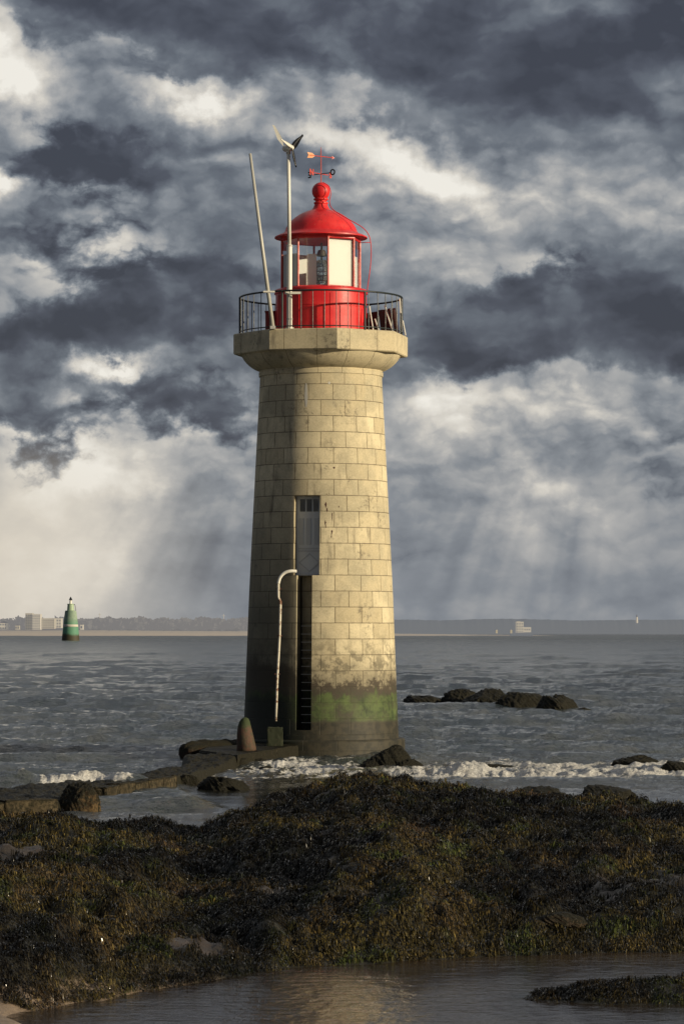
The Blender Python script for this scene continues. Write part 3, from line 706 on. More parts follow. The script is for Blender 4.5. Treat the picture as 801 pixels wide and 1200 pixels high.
def ground_mat():
    m, g = mat('reef rock'); c = geo(g)
    x, y, z = g.sep(c)
    a = g.noise(c, 1.3, 6, .65); b = g.noise(c, 8, 7, .7); f = g.noise(c, 45, 4, .7)
    col = g.mix(g.ss(a, .4, .65), (.028, .020, .014), (.050, .034, .025))
    col = g.mix(g.m('MULTIPLY', g.ss(b, .5, .68), .7), col, (.020, .016, .010))
    col = g.mix(g.m('MULTIPLY', g.ss(f, .55, .68), .5), col, (.085, .065, .048))
    bar = g.n('ShaderNodeAttribute', attribute_name='bare').outputs['Fac']
    wd = g.mix(b, (.006, .006, .003), (.026, .022, .009))
    col = g.mix(g.ss(g.m('ADD', bar, g.m('MULTIPLY', g.m('SUBTRACT', b, .5), .8)), .30, .55), wd, col)
    sand = g.mix(g.ss(g.noise(c, 3, 7, .7), .4, .65), (.20, .145, .095), (.29, .215, .15))
    sm = g.m('MULTIPLY', g.ss(y, 37.2, 35.8), g.ss(g.m('ADD', z, g.m('MULTIPLY', x, .05)), .10, -.02))
    sm = g.m('MAXIMUM', sm, g.m('MULTIPLY', g.ss(y, 34.1, 33.6), g.ss(x, -2.9, -3.3)))
    sm = g.m('MAXIMUM', sm, g.ss(y, 32.5, 31))
    col = g.mix(sm, col, sand)
    h = g.m('ADD', a, g.m('ADD', g.m('MULTIPLY', b, .6), g.m('MULTIPLY', f, .25)))
    finish(g, col, g.mr(b, .3, .7, .35, .75), h, .9, .06); return m
V = np.stack([GX, GY, GZ], -1).reshape(-1, 3)
gd = grid_obj('ground', V, len(ys), len(xs), ground_mat(), {'bare': ('FLOAT', bare)})
tag(gd, kind='structure')
# coarse sheet of sand running back from the camera and sea bed running out under the water
bm = bmesh.new()
def sheet(rows):
    prev = None
    for y_, z_, w_ in rows:
        cur = [bm.verts.new((x_*w_, y_, z_)) for x_ in (-1, -.3, .3, 1)]
        if prev:
            for i in range(3): bm.faces.new((prev[i], prev[i+1], cur[i+1], cur[i]))
        prev = cur
sheet([(-400, 3.2, 900), (-20, 2.35, 900), (8, 1.9, 900), (20.2, .85, 900), (24, .35, 900), (29, -.15, 900), (45, -2.2, 900), (400, -6, 2000), (12000, -12, 12000)])
sb = obj('seabed', bm, simple('sand', (.24, .18, .12), .85, .2, .7)); tag(sb, kind='structure')

# ------------------------------------------------------------------ seaweed: strap fronds lying over the reef (uncountable, one mesh)
def fronds(N, x0, x1, y0, y1, seed):
    r = np.random.default_rng(seed)
    # even density over the wedge seen from the shore, with margins for a step to the side
    Y = y0*(y1/y0)**r.random(N)**1.0
    hw = .118*Y+.6; X = (r.random(N)*2-1)*hw
    o_ = r.random(N) < .14; X = np.where(o_, np.sign(X)*(hw+r.random(N)*4.2), X)
    return X, Y
NF = 1250000
X, Y = fronds(NF, 0, 0, 33.0, 84.0, 5)
Z = reef(X, Y)
xi = np.clip(((X+15)/.065).astype(int), 0, len(xs)-1); yi = np.clip(((Y-20)/.075).astype(int), 0, len(ys)-1)
B = bare[yi, xi]
tuft = fbm(X*3.1, Y*3.1, 3, 91)
keep = (Z > .004+.03*tuft) & (RNG.random(NF) > B*1.15) & (RNG.random(NF) < .62+1.1*tuft+.35)
keep &= ~((Y < 33.7) & (X < -2.9))
X, Y, Z, B, tuft = X[keep], Y[keep], Z[keep], B[keep], tuft[keep]
# strays floating on the pools
def rnd(n, a, b): return a+(b-a)*RNG.random(n)
n = len(X)
e = .12
gx = (reef(X+e, Y)-reef(X-e, Y))/(2*e); gy = (reef(X, Y+e)-reef(X, Y-e))/(2*e)
fa = 2*PI*(fbm(X*1.7+4, Y*1.7, 2, 95)*1.4)+rnd(n, -1.2, 1.2)
dx = np.cos(fa)*.42-gx*1.3; dy = np.sin(fa)*.42-gy*1.3-.42
L = np.sqrt(dx*dx+dy*dy)+1e-6; dx /= L; dy /= L
sc = np.clip(Y/46, .72, 1.6)
ln = rnd(n, .030, .100)*sc; w = rnd(n, .0026, .0068)*sc
slope = gx*dx+gy*dy
h1 = rnd(n, .012, .075)*sc*(.6+1.3*np.clip(tuft+.35, 0, 1)); h2 = h1*rnd(n, -.3, .9)
def surf(k): return np.stack([X+dx*ln*k, Y+dy*ln*k, Z+slope*ln*k], -1)
P0 = surf(0); P1 = surf(.42); P1[:, 2] += h1; P2 = surf(.75); P2[:, 2] += h1*.85; P3 = surf(1.0); P3[:, 2] += h2
ra = rnd(n, -.9, .9)
wx = np.stack([-dy*np.cos(ra), dx*np.cos(ra), np.sin(ra)], -1)
rowsv = []
for P, k in ((P0, .5), (P1, 1.0), (P2, 1.25), (P3, .55)):
    rowsv.append(P-wx*(w*k)[:, None]); rowsv.append(P+wx*(w*k)[:, None])
V = np.stack(rowsv, 1).reshape(-1, 3)
base = (np.arange(n)*8)[:, None]
q = np.concatenate([base+np.array([[0, 1, 3, 2]]), base+np.array([[2, 3, 5, 4]]), base+np.array([[4, 5, 7, 6]])], 1).reshape(-1, 4)
# colour: olive, brown and reddish patches, yellow tips here and there
pa = fbm(X*.6, Y*.35, 3, 101); pb = fbm(X*1.6+7, Y*.9, 3, 103); rr_ = RNG.random(n)
cO = np.array([.030, .027, .010]); cB = np.array([.036, .028, .012]); cG = np.array([.021, .033, .009]); cR = np.array([.034, .023, .015]); cY = np.array([.085, .075, .028]); cK = np.array([.008, .008, .006])
c = np.repeat(cO[None], n, 0)
def lerp(c, d, k): return c*(1-k[:, None])+d[None]*k[:, None]
c = lerp(c, cB, sstep(-.1, .3, pa)); c = lerp(c, cG, sstep(.05, .4, pb)*.9); c = lerp(c, cR, sstep(.28, .5, fbm(X*.5+20, Y*.3, 3, 107))*.85)
c = lerp(c, cK, (RNG.random(n) < .42).astype(float)*.8)
yel = (rr_ < .035+.10*sstep(.1, .5, fbm(X*1.1, Y*.8+50, 2, 109))).astype(float)
c = lerp(c, cY, yel*rnd(n, .4, 1.0))
c = c*(rnd(n, .30, 1.6)*(.13+1.15*sstep(-.22, .32, fbm(X*.45+31, Y*.22, 4, 120))))[:, None]*np.array([1.50, 1.28, .95])[None]  # large dark patches put crevice shade into the frond colour
cc = np.ones((n, 4, 2, 4)); cc[..., 3] = (RNG.random(n) < .16)[:, None, None]; cc[..., :3] = c[:, None, None, :]*np.array([.45, .85, 1.15, 1.5])[None, :, None, None]
m, g = mat('bladder wrack')
ca_ = g.n('ShaderNodeAttribute', attribute_name='tint'); ca = ca_.outputs['Color']; al = ca_.outputs['Alpha']
bs = g.n('ShaderNodeBsdfPrincipled', i={'Base Color': ca, 'Roughness': g.mr(al, 0, 1, .55, .24), 'Specular IOR Level': g.mr(al, 0, 1, .14, .85)})
g.n('ShaderNodeOutputMaterial', i={'Surface': bs.outputs[0]})
sw = mesh_np('seaweed', V, q, m, {'tint': ('FLOAT_COLOR', cc)}, smooth=False)
tag(sw, 'dark olive and brown bladder wrack covering the reef in the foreground', None, None, 'stuff')
print('fronds', n)
WEED = m

# ------------------------------------------------------------------ sea
deps = np.concatenate([np.array([900., 760.]), np.linspace(640, 6.2, 1350), np.array([4.5, 3., 2., 1.25])])
YY = H*F/deps
tt = np.concatenate([np.array([-3, -1.2, -.6, -.35, -.22, -.17]), np.linspace(-.14, .14, 860), np.array([.17, .22, .35, .6, 1.2, 3])])
T_, Y_ = np.meshgrid(tt, YY); X_ = T_*Y_
dY = np.abs(np.gradient(YY))[:, None]
px_ = CX+F*T_
# calm factor: sheltered channel and front pool
Yc_ = np.interp(px_, PXC, (H-ZC)*F/(PYC-HZ))
open_ = sstep(70, 90, Y_)*.75+.25*sstep(88, 112, Y_)
lee = sstep(-3.6, -4.9, X_+.12*(Y_-84))           # open water west of the causeway
open_ = np.maximum(open_, .8*lee*sstep(60, 75, Y_))
shel = (1-lee)*sstep(1.5, -.5, X_)*sstep(97, 84, Y_)
open_ = open_*(1-.8*shel)
rs = np.random.default_rng(3)
Zs = np.zeros_like(X_)
for i in range(90):
    lam = .40*(22/.40)**(rs.random()**1.15); th = rs.normal(0, .42)+.12; k = 2*PI/lam
    kx, ky = k*math.sin(th), k*math.cos(th)
    amp = .0185*lam**.55*(1 if lam < 4 else (1.0 if lam < 9 else .6))
    fade = sstep(.45, 1.0, lam/np.abs(dY)/max(.15, abs(math.cos(th))))*.55+.45
    ph = kx*X_+ky*Y_+rs.random()*2*PI+.8*perlin(X_/(lam*4.1), Y_/(lam*4.1), i)
    s = np.sin(ph); Zs += amp*fade*((1-1.6*np.abs(np.sin(ph/2))**1.3)*.9+.1*s)*(.65+.7*perlin(X_/(lam*5)+i, Y_/(lam*5), i+2))
Zs *= open_*1.05
Zs += .006*(1-open_)*fbm(X_*2.2, Y_*1.2, 3, 200)
# the breaker on the right and the one running up the causeway on the left
foam = np.zeros_like(X_)
fn = fbm(X_*1.5, Y_*.9, 5, 210); fn2 = fbm(X_*4.2, Y_*2.6, 4, 215)
def breaker(Y0, amp, x0, x1, wf=1.0, wb=2.6):
    global Zs, foam
    c = Y0+1.0*perlin(X_*.22, X_*0+.5, 220)+.4*perlin(X_*.9, X_*0+1.5, 221)
    d = Y_-c; prof_ = np.exp(-np.where(d < 0, (d/wf)**2, (d/wb)**2))
    mk = sstep(x0, x0+1.6, X_)*sstep(x1, x1-1.6, X_)
    Zs += amp*prof_*mk*(.55+.75*fbm(X_*.55, Y_*.1, 3, 224)+.45*fn+.10*fn2+.05*(fbm(X_*9, Y_*6, 2, 217)))
    foam = np.maximum(foam, mk*np.exp(-(np.where(d < 0, d/(wf*2.0), d/(wb*.7)))**2)*(1.2+.6*fn))
fn3 = fbm(X_*9, Y_*6, 3, 216)
breaker(86.6, .34, .9, 30)
breaker(91.5, .16, 3.0, 30, .8, 2.0)
foam = np.maximum(foam, .78*sstep(1.0, 2.0, X_)*np.exp(-((Y_-89.5)/4.2)**2)*(.8+1.3*fn))
cl = at(62, 905, 83)
d = Y_-(79.0-.0*X_+1.0*perlin(X_*.4, X_*0, 230)); mk = sstep(-4.2, -5.2, X_)*sstep(-10.5, -8.0, X_)
Zs += .34*mk*np.exp(-np.where(d < 0, (d/.7)**2, (d/2.0)**2))*(.8+.5*fn+.08*fn2)
mk2 = sstep(-4.6, -5.4, X_)*sstep(-7.4, -6.9, X_)
foam = np.maximum(foam, mk2*np.exp(-(np.where(d < 0, d/1.0, d/.8))**2)*(1.3+.5*fn))
foam = np.maximum(foam, mk*.55*np.exp(-((d-1)/2.0)**2)*(.7+1.5*fn))
# churned water between the causeway and the tower
ch = np.exp(-(((X_+1.0)/2.3)**2+((Y_-90.6)/4.6)**2)**1.4)
foam = np.maximum(foam, ch*(1.05+1.3*fn+.3*fn2)); Zs += ch*(.04+.12*np.abs(fn)+.04*fn2)
ch2 = np.exp(-(((X_+3.0)/1.0)**2+((Y_-86.)/2.6)**2)); foam = np.maximum(foam, ch2*(.45+1.6*fn))
ch3 = np.exp(-(((X_-1.6)/1.6)**2+((Y_-88.)/3.)**2)); foam = np.maximum(foam, ch3*(.55+1.4*fn))
rk = np.exp(-(((X_-6.7)/4.6)**2+((Y_-166.)/3.6)**2)**2); foam = np.maximum(foam, rk*(.42+1.3*fbm(X_*.8, Y_*.25, 4, 240)))
# whitecaps, sparse
wc = fbm(X_*.35, Y_*.10, 4, 250); foam = np.maximum(foam, sstep(.50, .80, wc)*.6*sstep(95, 120, Y_)*sstep(500, 200, Y_)*(.6+fn))
foam = np.maximum(foam, .16*sstep(.02, .5, fbm(X_*.8, Y_*.22, 5, 251))*sstep(84, 90, Y_)*sstep(150, 100, Y_))
foam = np.clip(foam, 0, 1.4)
Zs += np.clip(foam, 0, 1)*(.03*fn2+.018*fn3)
Vs = np.stack([X_, Y_, Zs], -1).reshape(-1, 3)
def sea_mat():
    m, g = mat('estuary water'); c = geo(g); x, y, z = g.sep(c)
    dist = g.m('MAXIMUM', y, 20.0)
    fo = g.n('ShaderNodeAttribute', attribute_name='foam').outputs['Fac']
    op = g.n('ShaderNodeAttribute', attribute_name='open').outputs['Fac']
    r1 = g.noise(g.vm('MULTIPLY', c, (.75, .62, 1)), 1.7, 7, .66); r2 = g.noise(g.vm('MULTIPLY', c, (1.0, .6, 1)), 7.0, 4, .6)
    r3 = g.noise(g.vm('MULTIPLY', c, (.30, .060, .3)), 1.0, 7, .66)
    near = g.ss(y, 420, 110)
    h = g.m('ADD', g.m('MULTIPLY', r1, g.m('MULTIPLY', op, .42)), g.m('MULTIPLY', r2, g.m('MULTIPLY_ADD', op, .055, .009)))
    h = g.m('ADD', h, g.m('MULTIPLY', g.noise(g.vm('MULTIPLY', c, (.8, 1.6, 1)), 3.5, 5, .6), g.m('MULTIPLY', g.ss(y, 48, 42), .012)))
    h = g.m('ADD', h, g.m('MULTIPLY', r3, g.m('MULTIPLY', g.ss(y, 90, 260), .95)))
    nb = g.n('ShaderNodeBump', i={'Strength': 1.0, 'Distance': 1.0, 'Height': h}).outputs[0]
    deep = g.mix(g.ss(r3, .40, .62), (.028, .042, .050), (.074, .084, .082))
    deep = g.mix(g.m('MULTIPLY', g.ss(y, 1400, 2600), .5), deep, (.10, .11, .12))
    shal = g.mix(g.ss(y, 75, 55), (.022, .022, .017), (.055, .038, .025))
    deep = g.mix(op, shal, deep)
    f1 = g.noise(g.vm('MULTIPLY', c, (1, .6, 1)), 3.2, 8, .72, .6); f2 = g.noise(c, 14, 5, .7)
    web = g.n('ShaderNodeTexVoronoi', feature='DISTANCE_TO_EDGE', i={'Vector': g.vm('ADD', g.vm('MULTIPLY', c, (1, .55, 1)), g.vm('SCALE', g.noise(c, 2.5, 4, .6, out='Color'), scale=.7)), 'Scale': 2.6}).outputs[0]
    fm = g.m('ADD', fo, g.m('ADD', g.m('MULTIPLY', g.m('SUBTRACT', f1, .5), 1.9), g.m('MULTIPLY', g.m('SUBTRACT', .12, web), .9)))
    fm = g.m('MULTIPLY', g.ss(fm, .50, .80), g.ss(fo, .06, .22))
    fcol = g.mix(g.ss(g.m('ADD', g.m('MULTIPLY', f2, .5), g.m('MULTIPLY', f1, .5)), .38, .62), (.50, .49, .46), (.95, .93, .88))
    wat = g.n('ShaderNodeBsdfPrincipled', i={'Base Color': deep, 'Roughness': g.mr(y, 90, 1500, .07, .30), 'IOR': 1.33, 'Normal': nb})
    tr = g.n('ShaderNodeBsdfTransparent', i={'Color': (.62, .55, .44, 1)})
    fr = g.n('ShaderNodeFresnel', i={'IOR': 1.33, 'Normal': nb}).outputs[0]
    gl = g.n('ShaderNodeBsdfGlossy', i={'Color': (1, 1, 1, 1), 'Roughness': .07, 'Normal': nb})
    thin = g.n('ShaderNodeMixShader', i={0: fr, 1: tr.outputs[0], 2: gl.outputs[0]})
    pool = g.n('ShaderNodeMixShader', i={0: g.m('MULTIPLY', g.ss(y, 40, 37), .55), 1: wat.outputs[0], 2: thin.outputs[0]})
    fb = g.n('ShaderNodeBump', i={'Strength': 1.0, 'Distance': .22, 'Height': g.m('ADD', f1, g.m('MULTIPLY', f2, .4))}).outputs[0]
    fs = g.n('ShaderNodeBsdfPrincipled', i={'Base Color': fcol, 'Roughness': .75, 'Normal': fb, 'Subsurface Weight': 0.0})
    mx = g.n('ShaderNodeMixShader', i={0: fm, 1: pool.outputs[0], 2: fs.outputs[0]})
    g.n('ShaderNodeOutputMaterial', i={'Surface': mx.outputs[0]}); return m
sea = grid_obj('sea', Vs, len(YY), len(tt), sea_mat(), {'foam': ('FLOAT', foam), 'open': ('FLOAT', open_)})
tag(sea, kind='structure')

# ------------------------------------------------------------------ rocks
def rock(name, label, cat, c, s, m, seed, sub=6, rz=0.0, rough=.42, group=None, flat=.35, sharp=1.0):
    bm = bmesh.new(); bmesh.ops.create_icosphere(bm, subdivisions=sub, radius=1.0)
    n = len(bm.verts); A = np.array([v.co[:] for v in bm.verts])
    u = A[:, 0]*1.3+A[:, 2]*.9; v = A[:, 1]*1.3-A[:, 2]*.7
    d = 1+rough*(ridged(u+seed, v+seed*.7, 2, seed)-.45)*sharp+rough*.6*fbm(u*2.1+seed, v*2.1, 4, seed+3)+rough*.25*fbm(u*7, v*7+seed, 3, seed+5)
    A = A*d[:, None]; A = A+(.10*rough*np.sign(np.sin(A[:, ::-1]*9+seed)))*.35 if False else A; A[:, 2] = np.where(A[:, 2] < 0, A[:, 2]*.5, A[:, 2])
    rp = np.random.default_rng(seed+100)
    for _ in range(16):      # split faces: cut the lump by random planes
        nrm = rp.normal(size=3); nrm[2] = abs(nrm[2])*.8+.05; nrm /= np.linalg.norm(nrm); lim = rp.uniform(.70, 1.02); dd = A@nrm; A = A-np.outer(np.clip(dd-lim, 0, None)*.85, nrm)
    A *= (1+.10*ridged(A[:, 0]*3.1+A[:, 2]*2+seed, A[:, 1]*3.1-A[:, 2]*2, 4, seed+9)+.07*fbm(A[:, 0]*9+A[:, 2]*5+seed, A[:, 1]*9-A[:, 2]*4, 4, seed+8))[:, None]
    for i, vv in enumerate(bm.verts): vv.co = (A[i, 0]*s[0], A[i, 1]*s[1], A[i, 2]*s[2])
    o = obj(name, bm, m, None, True); o.location = c; o.rotation_euler = (0, 0, rz)
    return tag(o, label, cat, group)
GR = 'dark rocks standing in the sea'
def prock(label, pxa, pxb, pyt, pyb, seed, m=None, Yd=None, depth=.8, group=GR, cat='rock', name='sea_rock', **k):
    p = onsea((pxa+pxb)/2, pyb+2, 0); w = (pxb-pxa)*p.y/F/2*1.30; h = (pyb+1-pyt)*p.y/F*1.02
    return rock(name, label, cat, (p.x, p.y+w*depth*.6, 0), (w, w*depth, h), m or M_ROCKD, seed, group=group, **k)
prock('small low dark rock at the left end of the offshore reef', 474, 524, 813, 826, 3)
prock('rounded peaked dark rock, second from the left and highest of the offshore reef', 522, 560, 804, 826, 6)
prock('long flat dark slab rock in the middle of the offshore reef', 550, 594, 807, 827, 9)
prock('bulky dark rock right of the middle of the offshore reef', 586, 638, 809, 831, 12)
prock('sloping dark rock tapering to the right on the offshore reef', 630, 673, 816, 833, 15)
prock('tiny separate dark rock off the right tip of the offshore reef', 676, 691, 828, 834, 19, sub=4)
prock('low sliver of dark rock behind the white breaker, right of the tower', 557, 598, 894.5, 901, 22, depth=.5)
prock('rounded weedy rock standing alone in the water at the far right', 718, 776, 887, 901, 25, depth=.6)
prock('dark rock cut by the right edge of the picture beside the breaker', 780, 822, 889, 909, 28)
prock('big black rock in the foam just in front of the tower plinth', 432, 482, 874, 903, 31, depth=.7, rough=.38)
prock('low black ledge rock leaning against the big rock by the tower', 462, 497, 889, 908, 33, depth=.5)
prock('very small wet rock right of the big black rock by the tower', 497, 515, 896, 905, 35, sub=4)
prock('brown boulder with a pale wet face against the edge of the stone causeway', 70, 108, 916, 948, 41, M_ROCKB, depth=.8, rough=.24, group=None, cat='boulder', name='boulder')
prock('small dark weedy boulder between the causeway and the foam below the tower', 240, 284, 908, 925, 44, M_ROCKD, depth=.6, rough=.4, group=None, cat='boulder', name='boulder')
prock('jumbled brown boulder at the broken end of the concrete kerb', 208, 234, 907, 920, 47, M_CONCD, depth=.6, rough=.45, group=None, cat='boulder', name='boulder')
prock('dark weedy hump at the water edge in front of the right breaker', 685, 742, 919, 938, 51, depth=.8, group=None, name='weedy_rock', Yd=None)
prock('long low weedy hump left of the dark hump in front of the breaker', 590, 660, 924, 936, 53, depth=.8, group=None, name='weedy_rock')
prock('low brown weedy stone in the seaweed at the pool edge, left of the middle', 190, 243, 969, 984, 57, M_CONCD, depth=.6, group=None, name='weedy_stone')
prock('rounded brown weedy stone at the left pool edge beside the channel', 95, 190, 966, 990, 59, M_CONCD, depth=.6, group=None, name='weedy_stone')
# bare pinkish stone showing in the weed
bs_ = onsea(655, 1078, .35); rock('bare_stone', 'bare brown stone showing through the seaweed, lower right', 'stone', (bs_.x, bs_.y+.2, .30), (.30, .22, .13), rock_mat('bare brown stone', (.05, .034, .02), (.09, .062, .036), .15, 1.6), 63)

# ------------------------------------------------------------------ causeway and landing
CW = thing('causeway', 'crumbling rubble and concrete causeway running out to the lighthouse on the left', 'causeway', (-4.5, 85, 0))
Rg = np.array([(-2.6, 94.5), (-3.27, 87.6), (-4.17, 79.8), (-5.5, 74.4), (-6.1, 69.9), (-7.04, 68.7), (-11, 64.5)])
Lf = np.array([(-4.5, 94.5), (-4.1, 88.7), (-5.0, 83.5), (-6.2, 79.6), (-7.6, 76.8), (-8.4, 75.4), (-13, 72.)])
nU, nV = 110, 620
s_ = np.linspace(0, 6, nV); ii = np.arange(7)
def sm_(A): return np.convolve(np.pad(A, 12, mode='reflect', reflect_type='odd'), np.ones(25)/25, 'valid')
rx_, ry_, lx_, ly_ = [sm_(np.interp(s_, ii, q_)) for q_ in (Rg[:, 0], Rg[:, 1], Lf[:, 0], Lf[:, 1])]
uu = np.linspace(-1.12, 1.22, nU); U, VV = np.meshgrid(uu, np.arange(nV))
k_ = (U+1)/2
Xc = rx_[VV]*(1-k_)+lx_[VV]*k_; Yc2 = ry_[VV]*(1-k_)+ly_[VV]*k_
edge = sstep(1.22, .92, np.where(U < 0, np.abs(U)+.10, np.abs(U))+.18*fbm(Xc*1.1, Yc2*.6, 3, 300))
zt_ = np.interp(s_, ii, [.34, .26, .28, .28, .26, .24, .30])[VV]
Zc = -.4+edge*(.4+zt_)+edge*(.10*fbm(Xc*1.9, Yc2*1.2, 4, 310)+.08*(ridged(Xc*2.2, Yc2*1.3, 3, 311)-.5)+.03*fbm(Xc*8, Yc2*6, 3, 315))
Vc = np.stack([Xc+4.5, Yc2-85, Zc], -1).reshape(-1, 3)
rb = grid_obj('rubble_bed', Vc, nV, nU, M_CAUS); rb.parent = CW
def kerbrun(pts, zt0, wdt, nm='kerb_stone', gap=.03, seg=1.25):
    # stones with their own wobble, laid along the seaward-to-landward line
    for (ax_, ay_), (bx_, by_) in zip(pts[:-1], pts[1:]):
        L = math.hypot(bx_-ax_, by_-ay_); k = max(1, round(L/seg))
        for i in range(k):
            t = (i+.5)/k; l = L/k-gap; an = math.atan2(by_-ay_, bx_-ax_)
            bm = bmesh.new(); box(bm, (0, 0, 0), (l, wdt, zt0+.5), None, .03)
            bmesh.ops.subdivide_edges(bm, edges=bm.edges[:], cuts=3, use_grid_fill=True)
            for v in bm.verts: v.co += Vector([random.uniform(-.012, .012) for _ in range(3)])
            o = obj(nm, bm, M_CONC, CW); o.location = (ax_+(bx_-ax_)*t+4.5, ay_+(by_-ay_)*t-85, (zt0-.5)/2+random.uniform(-.03, .02)); o.rotation_euler = (random.uniform(-.02, .02), random.uniform(-.02, .02), an+random.uniform(-.02, .02))
kerbrun([(-4.12, 79.9), (-5.44, 74.4)], .36, .34); kerbrun([(-6.05, 69.7), (-7.04, 68.55), (-11, 64.2)], .33, .34)
# concrete landing at the foot of the tower
LN = thing('landing', 'low concrete landing platform at the left foot of the lighthouse', 'landing', (-2.2, 96.5, 0))
def L2(px, py, z): p = onsea(px, py, z); return (p.x, p.y)
bm = bmesh.new()
top = [L2(386, 869.0, .52), L2(330, 877, .44), L2(278, 886, .36), L2(262, 884, .36), (-4.1, 95.5), (-3.6, 99.0), (-1.0, 99.0)]
zz_ = [.54, .46, .38, .38, .42, .54, .56]
f = [bm.verts.new((x+2.2, y-96.5, z)) for (x, y), z in zip(top, zz_)]; b = [bm.verts.new((x+2.2, y-96.5-.05, -.6)) for (x, y) in top]
bm.faces.new(f); n7 = len(f)
for i in range(n7): bm.faces.new((f[i], b[i], b[(i+1) % n7], f[(i+1) % n7]))
bmesh.ops.bevel(bm, geom=[e for e in bm.edges if e.verts[0] in f and e.verts[1] in f], offset=.035, segments=2, affect='EDGES')
bmesh.ops.triangulate(bm, faces=bm.faces[:])
for _ in range(5): bmesh.ops.subdivide_edges(bm, edges=[e for e in bm.edges if e.calc_length() > .16], cuts=1)
bmesh.ops.triangulate(bm, faces=bm.faces[:])
_c = np.array([v.co[:] for v in bm.verts]); _d = .05*fbm(_c[:, 0]*2.3+_c[:, 2]*2, _c[:, 1]*2.3-_c[:, 2], 4, 333)
for v, d_ in zip(bm.verts, _d):
    k9 = 1 if v.co.z > .3 else 3.0
    v.co.z += d_*.6; v.co.y -= abs(d_)*k9; v.co.x += d_*.8
obj('deck', bm, rock_mat('weedy landing', (.018, .015, .009), (.040, .032, .019), .36, 1.3, .6), LN)
lpx = onsea(322, 868, .58)
bm = bmesh.new(); box(bm, (0, 0, .25), (.46, .42, .58), None, .05)
bmesh.ops.subdivide_edges(bm, edges=bm.edges[:], cuts=3, use_grid_fill=True)
for v in bm.verts: v.co *= 1+random.uniform(-.03, .03)
pbk = at(322, 855, 97.35); o = obj('pipe_plinth', bm, simple('mossy plinth', (.020, .026, .010), .85, .3, 4, col2=(.07, .06, .04), spots=.08), LN); o.location = (pbk.x+2.2, pbk.y-96.5, .48)
for i_, (rx0, ry0, rw, rh) in enumerate(((300, 899, .55, .26), (275, 901, .5, .30), (322, 896, .42, .22), (345, 893, .36, .18), (262, 899, .42, .26), (288, 905, .30, .14), (312, 902, .26, .12))):
    q9 = onsea(rx0, ry0, 0); o9 = rock('footing_rubble', None, None, (q9.x+2.2, q9.y-96.5+.25, -.03), (rw, rw*.6, rh), M_CONCD, 71+i_, 4, rough=.35); o9.parent = LN
# tapering mooring stone
q0 = at(287.5, 879, 95.3)
bm = bmesh.new(); lathe(bm, [(.28, -.02), (.275, .15), (.235, .5), (.19, .75), (.145, .90), (.10, .97), (.05, 1.0), (.005, 1.01)], 28)
for v in bm.verts: v.co.x += .03*math.sin(v.co.z*5+1); v.co.y += .02*math.cos(v.co.z*7)
def bollard_mat():
    m, g = mat('mooring stone'); c = geo(g); b = g.noise(c, 7, 6, .7); x, y, z = g.sep(c)
    col = g.mix(g.ss(b, .4, .62), (.085, .042, .024), (.050, .040, .022))
    col = g.mix(g.ss(g.m('ADD', z, g.m('MULTIPLY', b, .7)), 1.30, 1.55), col, (.030, .045, .012)); finish(g, col, .8, b, .8, .04); return m
o = obj('mooring_stone', bm, bollard_mat(), None, True); o.location = (q0.x, q0.y, .36)
tag(o, 'tapering reddish mooring stone with a mossy top on the landing, left of the tower', 'bollard')
# fallen round-ended block lying at the end of the landing
pA = onsea(214, 893, .05); pB = onsea(286, 890, .05)
bm = bmesh.new(); L = (pB-pA).length+.1
prf = [(.01, 0), (.20, .01), (.29, .10), (.33, .3)]+[(.34, L*k/12) for k in range(2, 13)]+[(.3, L+.08), (.01, L+.1)]
lathe(bm, prf, 40)
for v in bm.verts:
    n_ = .045*float(fbm(np.array([v.co.z*1.8]), np.array([math.atan2(v.co.y, v.co.x)*1.3]), 3, 400)[0]); r_ = math.hypot(v.co.x, v.co.y)
    if r_ > .05: v.co.x *= 1+n_/r_*2; v.co.y *= 1+n_/r_*2
an = math.atan2(pB.y-pA.y, pB.x-pA.x)
o = obj('fallen_block', bm, rock_mat('rusty block', (.020, .016, .011), (.065, .028, .015), .28, 1.8, .6), None, True)
o.rotation_euler = (0, PI/2, an); o.location = (pA.x, pA.y+.3, .30)
tag(o, 'fallen round-ended dark block lying on the causeway left of the mooring stone', 'block')
# ------------------------------------------------------------------ far shore
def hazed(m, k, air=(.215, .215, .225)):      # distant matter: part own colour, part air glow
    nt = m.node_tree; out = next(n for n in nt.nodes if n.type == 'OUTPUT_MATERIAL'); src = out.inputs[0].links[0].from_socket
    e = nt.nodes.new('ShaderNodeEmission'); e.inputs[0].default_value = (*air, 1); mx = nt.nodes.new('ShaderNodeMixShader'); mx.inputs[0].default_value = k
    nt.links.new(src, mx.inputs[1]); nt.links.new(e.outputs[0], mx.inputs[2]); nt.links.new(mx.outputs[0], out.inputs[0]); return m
M_HILL = simple('far wooded land', (.21, .205, .205), .95, .08, .006, bump=0)
M_HILLR = simple('far hazy land', (.150, .165, .185), .95, .04, .004, bump=0)
M_BEACH = simple('far beach', (.42, .34, .26), .9, .12, .01, bump=0)
def shore(name, Y, pxs, pys, m, depth=500, zb=-1, n=1600, rgh=1.0, seed=0, amp=1.2):
    px = np.linspace(pxs[0], pxs[-1], n); py = np.interp(px, pxs, pys)
    X = (px-CX)*Y/F; Zt = H+(HZ-py)*Y/F+amp*fbm(px/9., px*0+seed, 5, 500+seed)
    rows = []
    for k, (dy, f) in enumerate(((0, 0), (2, .55), (8, .85), (30, 1.0), (depth, 1.05))):
        rows.append(np.stack([X, np.full(n, Y+dy), zb+(Zt-zb)*f], -1))
    V = np.concatenate(rows); return grid_obj(name, V, 5, n, m)
